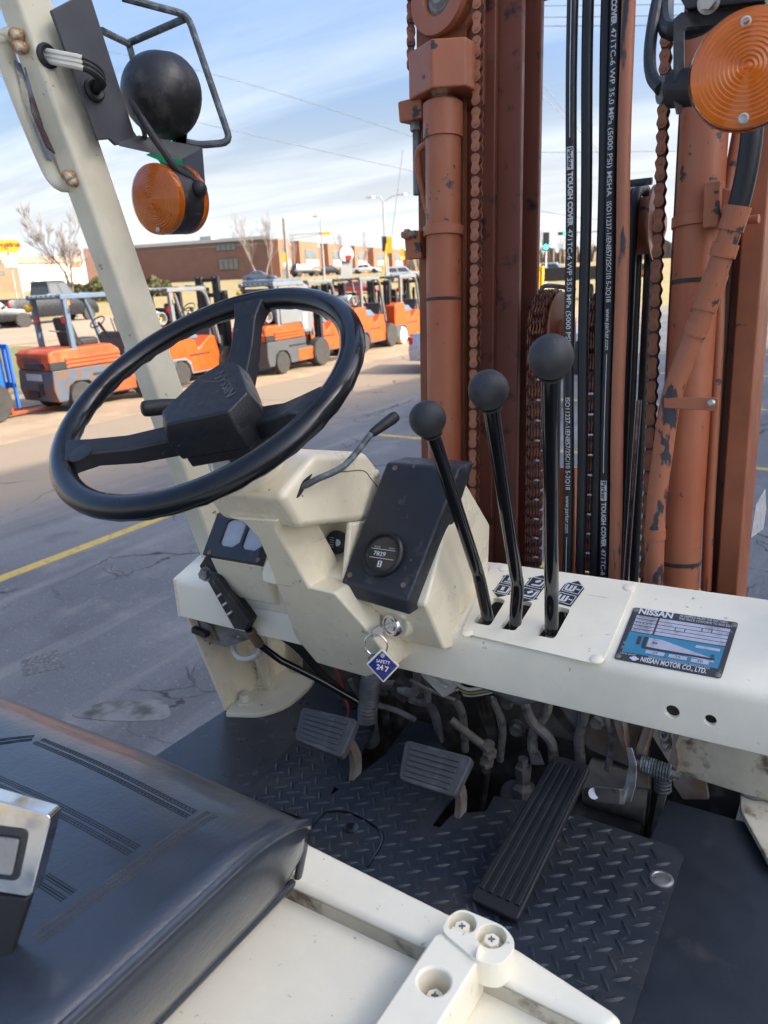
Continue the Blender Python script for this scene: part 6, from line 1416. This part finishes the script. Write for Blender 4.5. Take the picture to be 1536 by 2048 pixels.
# cream warehouse at the left
CL_, CR_ = hor(-60, 118), hor(172, 128)
cw = empty('cream_building', Matrix.Translation(CR_)); tag(cw, 'low cream building with brown roof edge and grey garage door', 'building')
zc0 = gz(*CR_[:2])-.5; zc1 = zat(100, 512, 123)
wall_box(CL_, CR_, 30, zc0, zc1, 'wall', 'stucco', cw); 
P, n = on_wall(CL_, CR_, 0, 1, zc1-.9, zc1+.1, .1); MB().prism(P, n*.2).build('roof_edge', 'fascia', cw)
P, n = on_wall(CL_, CR_, uof(-60, CL_, CR_), uof(34, CL_, CR_), zc0, zc1-.9, .2); MB().prism(P, n*.3).build('brick_front', 'brick_light', cw)
for (x0, x1, y0, y1, nm, m) in ((40, 67, 546, 566, 'garage_door', 'garage'), (-5, 6, 518, 527, 'window', 'win'), (-5, 8, 540, 549, 'window', 'win'), (147, 163, 528, 536, 'red_sign', 'brick_light')):
    P, n = on_wall(CL_, CR_, uof(x0, CL_, CR_), uof(x1, CL_, CR_), zat(50, y1, 122), zat(50, y0, 122), .55 if x0 < 30 else .15); MB().prism(P, n*.06).build(nm, m, cw)
bx_ = empty('brick_block', Matrix.Translation(hor(180, 150))); tag(bx_, 'dark brick block between the cream building and the long brick building', 'building')
wall_box(hor(163, 150), hor(240, 150), 20, zc0, zat(180, 497, 150), 'wall', 'brick_dark', bx_)

# ---- signs
def board(px0, py0, px1, py1, dist, thick, nm, m, par=None, rnd=0):
    P = [WD(px0, py1, dist), WD(px1, py1, dist), WD(px1, py0, dist), WD(px0, py0, dist)]
    n = (P[1]-P[0]).cross(P[3]-P[0]).normalized(); n = n if n.dot(P[0]-CAM) > 0 else -n
    if rnd: P = rounded(P, rnd, 6)
    return MB().prism(P, n*thick).build(nm, m, par), P, n
dS = 70
sg_ = empty('sub_shop_sign', Matrix.Translation(V((*WD(18, 570, dS)[:2], 0)))); tag(sg_, 'yellow oval pole sign with red lettering above grey message board', 'sign')
o, P, n = board(-22, 480, 40, 504, dS, .5, 'oval_panel', 'board_yellow', sg_, .55)
mbx = MB(); ex = (WD(30, 492, dS)-WD(0, 492, dS)).normalized(); ey = n.cross(ex); ey = ey if ey.z > 0 else -ey
flat_text(mbx, 'Cousins', .62, WD(9, 489, dS)-n*.02, ex, ey, .03, 2.3); mbx.build('lettering', 'letter_red', o, flat=True)
mbx = MB(); flat_text(mbx, 'SUBS', .26, WD(9, 498, dS)-n*.02, ex, ey, .01); mbx.build('lettering', 'letter_red', o, flat=True)
board(9, 514, 34, 535, dS, .25, 'message_board', 'board_grey', sg_)
for px in (16, 29): a = WD(px, 504, dS+.2); MB().cyl(V((a.x, a.y, 0)), a, .07, 8).build('post', 'pole_grey', sg_)
dM = 100
mg = empty('monument_sign', Matrix.Translation(V((*WD(695, 555, dM)[:2], gz(*WD(695, 555, dM)[:2]))))); tag(mg, 'grey arched pylon sign with red band in front of brick shops', 'sign')
board(682, 510, 705, 556, dM, .6, 'pylon', 'board_grey', mg, .3); board(684, 511, 702, 519, dM-.1, .1, 'red_band', 'letter_red', mg); board(686, 520, 700, 526, dM-.1, .1, 'screen', 'win_frame', mg)
c = WD(693.5, 508, dM); MB().lathe([(1.0, 0), (1.0, .6)], c, n, 20).build('arch', 'board_grey', mg)

# ---- poles, signals and street lamps
def upright(px, py_top, dist, r0, r1, nm, m, par):
    a = WD(px, 556, dist); t = WD(px, py_top, dist); b0 = V((a.x, a.y, gz(a.x, a.y)-.1)); t = V((a.x, a.y, t.z))
    MB().lathe([(r0, 0), (r1, (t-b0).length)], b0, Za, 10).build(nm, m, par); return b0, t
def signal(par, px, py, dist, h, lit=None, m='signal_yellow', horiz=False, facing=True):
    c = WD(px, py, dist); d = (c-CAM); d.z = 0; d.normalize(); sx = V((d.y, -d.x, 0)); R = Matrix((sx, d, Za)).transposed()
    o = MB().box(c, (h, h*.3, h*.36) if horiz else (h*.36, h*.3, h), R).build('signal_head', m, par)
    if lit: 
        q = c-d*h*.17+(Za*(-h*.30) if not horiz else sx*h*.30); MB().lathe([(h*.13, 0), (h*.09, .03), (0, .05)], q, -d, 14).build('lit_lens', lit, o)
tr = empty('traffic_signal', Matrix.Translation(hor(577, 92))); tag(tr, 'wooden pole with truss arm holding a yellow traffic signal', 'traffic light')
b0, t0_ = upright(577, 436, 92, .22, .17, 'pole', 'wood_pole', tr)
a1, a2 = WD(578, 470, 92), WD(655, 464, 92); MB().cyl(a1, a2, .07, 8).build('arm', 'pole_grey', tr); MB().cyl(WD(578, 479, 92), WD(625, 471, 92), .06, 8).build('arm', 'pole_grey', tr); MB().cyl(WD(625, 471, 92), a2, .06, 8).build('arm', 'pole_grey', tr)
for px in (600, 621): MB().cyl(WD(px, 468, 92), WD(px, 475, 92), .04, 6).build('brace', 'pole_grey', tr)
signal(tr, 652, 467, 91.8, 1.0, None, 'signal_yellow', True); signal(tr, 568, 515, 91.8, 1.1, None, 'signal_yellow')
lp2 = empty('street_lamp', Matrix.Translation(hor(649, 98))); tag(lp2, 'grey street lamp with a single curved arm', 'street lamp', 'street lamps at the crossing')
b0, t0_ = upright(649, 443, 98, .13, .08, 'pole', 'pole_grey', lp2)
MB().tube(smooth_path([t0_, WD(643, 436, 98), WD(634, 433, 98)], 5), .06, 8).build('lamp_arm', 'pole_grey', lp2); MB().box(WD(632, 433, 98), (.8, .4, .2)).build('lamp_head', 'board_white', lp2)
dl = empty('street_lamp', Matrix.Translation(hor(773, 88))); tag(dl, 'tall grey street lamp with two arms spread like a Y', 'street lamp', 'street lamps at the crossing')
b0, t0_ = upright(773, 404, 88, .14, .10, 'pole', 'pole_grey', dl)
for px, py, qx, qy in ((758, 394, 740, 395), (788, 391, 804, 389)):
    MB().tube(smooth_path([t0_, WD(px, py, 88), WD(qx, qy, 88)], 5), .06, 8).build('lamp_arm', 'pole_grey', dl); MB().box(WD(qx, qy, 88), (.9, .5, .18)).build('lamp_head', 'board_white', dl)
ts1 = empty('traffic_signal', Matrix.Translation(hor(777, 87))); tag(ts1, 'yellow traffic signal on post with slanted yellow strut', 'traffic light')
upright(777, 478, 87, .10, .09, 'post', 'pole_grey', ts1); signal(ts1, 779, 490, 86.7, 1.7, None, 'signal_yellow'); signal(ts1, 769, 488, 86.9, 1.6, None, 'signal_dark')
MB().cyl(WD(773, 487, 86), V((*WD(761, 553, 86)[:2], gz(60, 60))), .10, 8).build('strut', 'signal_yellow', ts1)
ts3 = empty('traffic_signal', Matrix.Translation(hor(805, 100))); tag(ts3, 'small traffic signal with amber light before the brick shops', 'traffic light')
upright(806, 505, 100, .09, .08, 'post', 'pole_grey', ts3); signal(ts3, 805, 509, 99.7, 1.4, 'stop_amber', 'signal_yellow')
ts2 = empty('traffic_signal', Matrix.Translation(hor(1092, 72))); tag(ts2, 'upright traffic signal showing green beside the mast hoses', 'traffic light')
upright(1091, 492, 72, .08, .07, 'post', 'board_white', ts2); signal(ts2, 1092, 483, 71.7, 1.55, 'go', 'signal_dark')
ts4 = empty('traffic_signal', Matrix.Translation(hor(1200, 74))); tag(ts4, 'sideways traffic signal showing green on a long arm', 'traffic light')
upright(1215, 440, 74, .14, .10, 'pole', 'pole_grey', ts4); MB().cyl(WD(1120, 466, 74), WD(1216, 462, 74), .06, 8).build('arm', 'pole_grey', ts4); signal(ts4, 1124, 467, 73.7, .75, 'go', 'signal_dark', True)
wp = empty('white_post', Matrix.Translation(hor(172, 90))); tag(wp, 'white lamp post in front of the dark brick block', 'lamp post'); upright(172, 493, 90, .16, .14, 'post', 'board_white', wp)

# ---- overhead wires
wires = [((-200, 40, 70), (385, 138, 62), (1000, 330, 60)), ((-300, 80, 60), (385, 242, 55), (1000, 382, 58)), ((1000, 12, 50), (1150, 11, 50), (1400, 8, 50)), ((1000, 35, 50), (1150, 34, 50), (1400, 30, 50)), ((1000, 52, 50), (1150, 52, 50), (1400, 50, 50)), ((1000, 60, 60), (1050, 125, 62), (1200, 310, 66)), ((1000, 118, 60), (1050, 160, 62), (1200, 300, 66)), ((1000, 305, 70), (1200, 304, 70), (1500, 300, 72)), ((1000, 405, 75), (1140, 432, 75), (1300, 450, 76))]
for i, w in enumerate(wires):
    P = smooth_path([WD(x, y, d) for x, y, d in w], 8); o = MB().tube(P, .024, 5).build('power_line', 'wire_far', None)
    tag(o, 'thin dark power line strung across the sky', 'power line', 'power lines across the sky')
o = MB().tube([WD(806, 300, 60), WD(784, 470, 60)], .03, 5).build('guy_wire', 'wire_far', None); tag(o, 'steep thin guy wire beside the twin street lamp', 'wire')

# ---- bare trees
def tree(base, H, label, seed, spread=.55, lean=0, levels=5, group=None, name='bare_tree'):
    rnd = random.Random(seed); r = empty(name, Matrix.Translation(base)); tag(r, label, 'tree', group)
    tk, tw = MB(), MB()
    def grow(p, d, L, rad, lv):
        n = 3; pts = [p]; q = p.copy()
        for i in range(n):
            d = (d+V((rnd.gauss(0, .12), rnd.gauss(0, .12), rnd.gauss(.05, .06)))).normalized(); q = q+d*L/n; pts.append(q.copy())
        rs = [rad*(1-.45*i/n) for i in range(n+1)]
        (tk if lv >= levels-1 else tw).tube(pts, rs, 6 if lv >= levels-1 else 4 if lv > 1 else 3, caps=False)
        if lv == 0: return
        k = rnd.choice((3, 3, 4)) if lv > 1 else rnd.choice((3, 4, 5))
        for i in range(k):
            t = rnd.uniform(.35, 1.0) if i else 1.0; j = min(int(t*n), n-1); b = pts[j].lerp(pts[j+1], t*n-j)
            a = rnd.uniform(0, 2*pi); u = d.orthogonal().normalized(); w = d.cross(u)
            sp = spread*rnd.uniform(.5, 1.3) if i else spread*.3
            grow(b, (d+(u*cos(a)+w*sin(a))*sp+V((0, 0, .10))).normalized(), L*rnd.uniform(.58, .80), max(rad*.5, .012), lv-1)
    grow(V(base), V((lean, 0, 1)).normalized(), H*.30, H*.016, levels)
    tk.build('trunk', 'bark', r); tw.build('crown', 'twig', r, flat=True); return r
def tbase(px, dist): p = hor(px, dist); p.z = gz(p.x, p.y); return p
tree(tbase(143, 64), 10.8, 'bare spreading tree in front of the cream building', 11, .50, levels=6)
tree(tbase(515, 118), 12.5, 'bare upright tree at the brick building corner', 5, .40, levels=5)
tree(tbase(532, 121), 11.8, 'second bare tree beside the brick building corner, slightly shorter', 8, .40, levels=5)
for i, (px, d, h) in enumerate(((690, 150, 11), (728, 165, 11), (590, 140, 10.5))): tree(tbase(px, d), h, 'small bare tree between the brick facade bays', 20+i, .45, levels=4, group='trees along the brick facade')
for i, (px, d, h) in enumerate(((1055, 150, 8), (1078, 165, 9), (1118, 190, 8), (1140, 150, 7), (1170, 170, 8), (1036, 175, 8), (1200, 170, 8), (1230, 150, 8), (1300, 160, 9))): tree(tbase(px, d), h, 'leafless tree in the far tree line right of the mast rail', 40+i, .5, levels=4, group='far bare trees')
sc = MB(); rnd = random.Random(2)
for i in range(900):
    px = rnd.uniform(820, 1500); p = tbase(px, rnd.uniform(190, 240)); h = rnd.uniform(2.0, 4.5); a = rnd.uniform(0, pi); w = rnd.uniform(.4, 1.4)
    sc.add([p+V((-w*cos(a), -w*sin(a), 0)), p+V((w*cos(a), w*sin(a), 0)), p+V((w*.4*cos(a), w*.4*sin(a), h)), p+V((-w*.5*cos(a), -w*.5*sin(a), h*.85))], [(0, 1, 2, 3)])
tag(sc.build('scrub', 'far_scrub', None, flat=True), 'brown leafless scrub along the horizon', 'scrub', kind='stuff')
# ---- shrubs
def shrub(base, rx, h, label, seed):
    rnd = random.Random(seed); r = empty('shrub', Matrix.Translation(base)); tag(r, label, 'shrub', 'evergreen shrubs before the buildings'); mb = MB()
    for i in range(900):
        a = rnd.uniform(0, 2*pi); t = rnd.random()**.5; z = rnd.random(); k = sqrt(max(0, 1-(z*.95)**2))*t*(1+.15*sin(3*a+seed)); p = base+V((cos(a)*rx*k, sin(a)*rx*.6*k, z*h*(.85+.15*sin(a*2+seed))))
        u = V((rnd.gauss(0, 1), rnd.gauss(0, 1), rnd.gauss(.4, 1))).normalized()*.26; w = u.orthogonal().normalized()*.16
        mb.add([p-u-w*.3, p+w, p+u, p-w], [(0, 1, 2, 3)])
    for i in range(5): mb2 = None
    mb.build('foliage', 'shrub', r, flat=True); MB().cyl(base-Za*.1, base+Za*h*.5, .06, 6).build('stem', 'bark', r)
shrub(tbase(100, 96), 2.4, 1.6, 'low olive shrub at the foot of the cream wall', 1); shrub(tbase(150, 92), 2.0, 1.7, 'rounded shrub beside the bare tree trunk', 2); shrub(tbase(195, 88), 3.4, 2.5, 'tall dark green shrub in front of the brick block', 3); shrub(tbase(305, 92), 2.0, 2.2, 'olive shrub by the long brick side wall', 4); shrub(tbase(330, 91), .9, 1.6, 'small tan grass clump by the long brick side wall', 6); shrub(tbase(284, 90), .9, 1.4, 'pale dry clump left of the olive shrub', 7)

# ---- yellow gantry and striped trailer to the right of the mast rail
gy = empty('gantry_frame', Matrix.Translation(V((*G(1080, 606)[:2], 0)))); tag(gy, 'yellow steel gantry frame standing before a striped trailer', 'gantry')
dg_ = 46
a = WD(1074, 533, dg_); b = V((*WD(1070, 606, dg_)[:2], 0)); MB().span((b.x-.18, b.y-.15, 0), (b.x+.18, b.y+.15, a.z)).build('leg', 'gold', gy)
a2 = WD(1082, 532, dg_+.5); MB().span((a2.x-.15, a2.y-.15, a2.z-1.9), (a2.x+.15, a2.y+.15, a2.z)).build('leg', 'gold', gy)
c = WD(1000, 536, dg_); 
MB().cyl(WD(985, 537, dg_), WD(1082, 534, dg_), .17, 10).build('beam', 'gold', gy); b2 = WD(985, 537, dg_); MB().span((b2.x-.18, b2.y-.15, 0), (b2.x+.18, b2.y+.15, b2.z)).build('leg', 'gold', gy)
trl = empty('flatbed_trailer', Matrix.Translation(V((*WD(1100, 575, 50)[:2], 0)))); tag(trl, 'black flatbed trailer with orange and red side stripe', 'trailer')
def strip(px0, px1, y0, y1, dist, th, nm, m): 
    P = [WD(px0, y1, dist), WD(px1, y1-(px1-px0)*.045, dist+.3), WD(px1, y0-(px1-px0)*.045, dist+.3), WD(px0, y0, dist)]; n = (P[1]-P[0]).cross(P[3]-P[0]).normalized(); n = n if n.dot(P[0]-CAM) > 0 else -n
    return MB().prism(P, n*th).build(nm, m, trl)
strip(985, 1300, 541, 568, 50, 2.2, 'bed', 'yard_black'); strip(985, 1072, 554, 563, 49.95, .04, 'stripe', 'orange'); strip(1083, 1112, 549, 558, 49.95, .04, 'stripe', 'yard_red'); strip(1112, 1300, 547.6, 556.6, 49.95, .04, 'stripe', 'orange')
for px in (1010, 1180, 1210): p_ = V((*WD(px, 575, 51)[:2], .45)); MB().lathe([(.45, -.12), (.48, 0), (.45, .12)], p_, Xa, 20).build('wheel', 'tyre', trl)
# ---- keys on a ring, hanging from the switch
kr = empty('key_ring', MT @ Matrix.Translation(TY(770, 1300, .80)), tf=True); tag(kr, 'key in the ignition switch with split ring and blue diamond-shaped tag', 'key ring')
k0 = ic+ax*0
kf = ic+ax*.019; kt_ = TY(745, 1268, .772)
d = (kt_-kf).normalized(); u = d.cross(V((0, 0, 1))).normalized(); u2 = d.cross(u).normalized()
MB().prism([kf+u2*.003, kf-u2*.003, kf+d*.018-u2*.004, kf+d*.02-u2*.008, kt_-u2*.006, kt_+u2*.006, kf+d*.02+u2*.008, kf+d*.018+u2*.004], u*.0022).build('key', 'chrome', kr, bevel=.0005)
tky = kt_.y; rc_ = TY(752, 1290, tky); rn = V((.35, -1, 0)).normalized(); r1 = rn.orthogonal().normalized(); r2_ = rn.cross(r1); rad = .0165
MB().tube([rc_+(r1*cos(a)+r2_*sin(a))*rad for a in [2*pi*i/32 for i in range(32)]], .0012, 8, closed=True).build('ring', 'chrome', kr)
tn = V((.42, -.88, .12)).normalized(); tcn = TY(764, 1332, tky-.01)
dm = [TP(*p, tcn, tn) for p in ((764, 1297), (799, 1332), (767, 1366), (732, 1328))]
tg = MB().prism(rounded(dm, .002, 2), -tn*.003).build('tag', 'tag_cream', kr, bevel=.0006)
tcn2 = sum(dm, V())/4
MB().prism([tcn2+(p-tcn2)*.86+tn*.0004 for p in dm], tn*.0004).build('tag_face', 'tag_blue', tg)
tex = (TP(790, 1340, tcn, tn)-TP(745, 1332, tcn, tn)).normalized(); tey = tn.cross(tex); tey = tey if tey.z > 0 else -tey
mbx = MB(); flat_text(mbx, 'SAFETY', .0068, tcn2+tey*.0055+tn*.0012, tex, tey, .0001, .020); flat_text(mbx, '24', .0105, tcn2-tey*.0032-tex*.0035+tn*.0012, tex, tey, .0003, .0095); flat_text(mbx, '7', .0105, tcn2-tey*.0045+tex*.0066+tn*.0012, tex, tey, .0003)
mbx.mat(1); flat_text(mbx, '/', .0125, tcn2-tey*.003+tex*.0025+tn*.0014, tex, tey, .0002)
mbx.build('lettering', ['board_white', 'red_paint'], tg, M=MT, flat=True)
MB().lathe([(.0035, 0), (.0035, .001)], TP(765, 1310, tcn, tn)+tn*.0006, tn, 12).build('eyelet', 'chrome', tg)
for i in range(3):
    p_ = TY(748+i*3, 1316+i*4, tky-.003+i*.003); MB().tube([p_+(r1*cos(a)*.010+r2_*sin(a)*.006) for a in [2*pi*j/16 for j in range(16)]], .0016, 6, closed=True).build('spare_key', 'steel', kr)
# finish
for o in list(bpy.data.objects):
    if 'tf' in o.keys(): del o['tf']
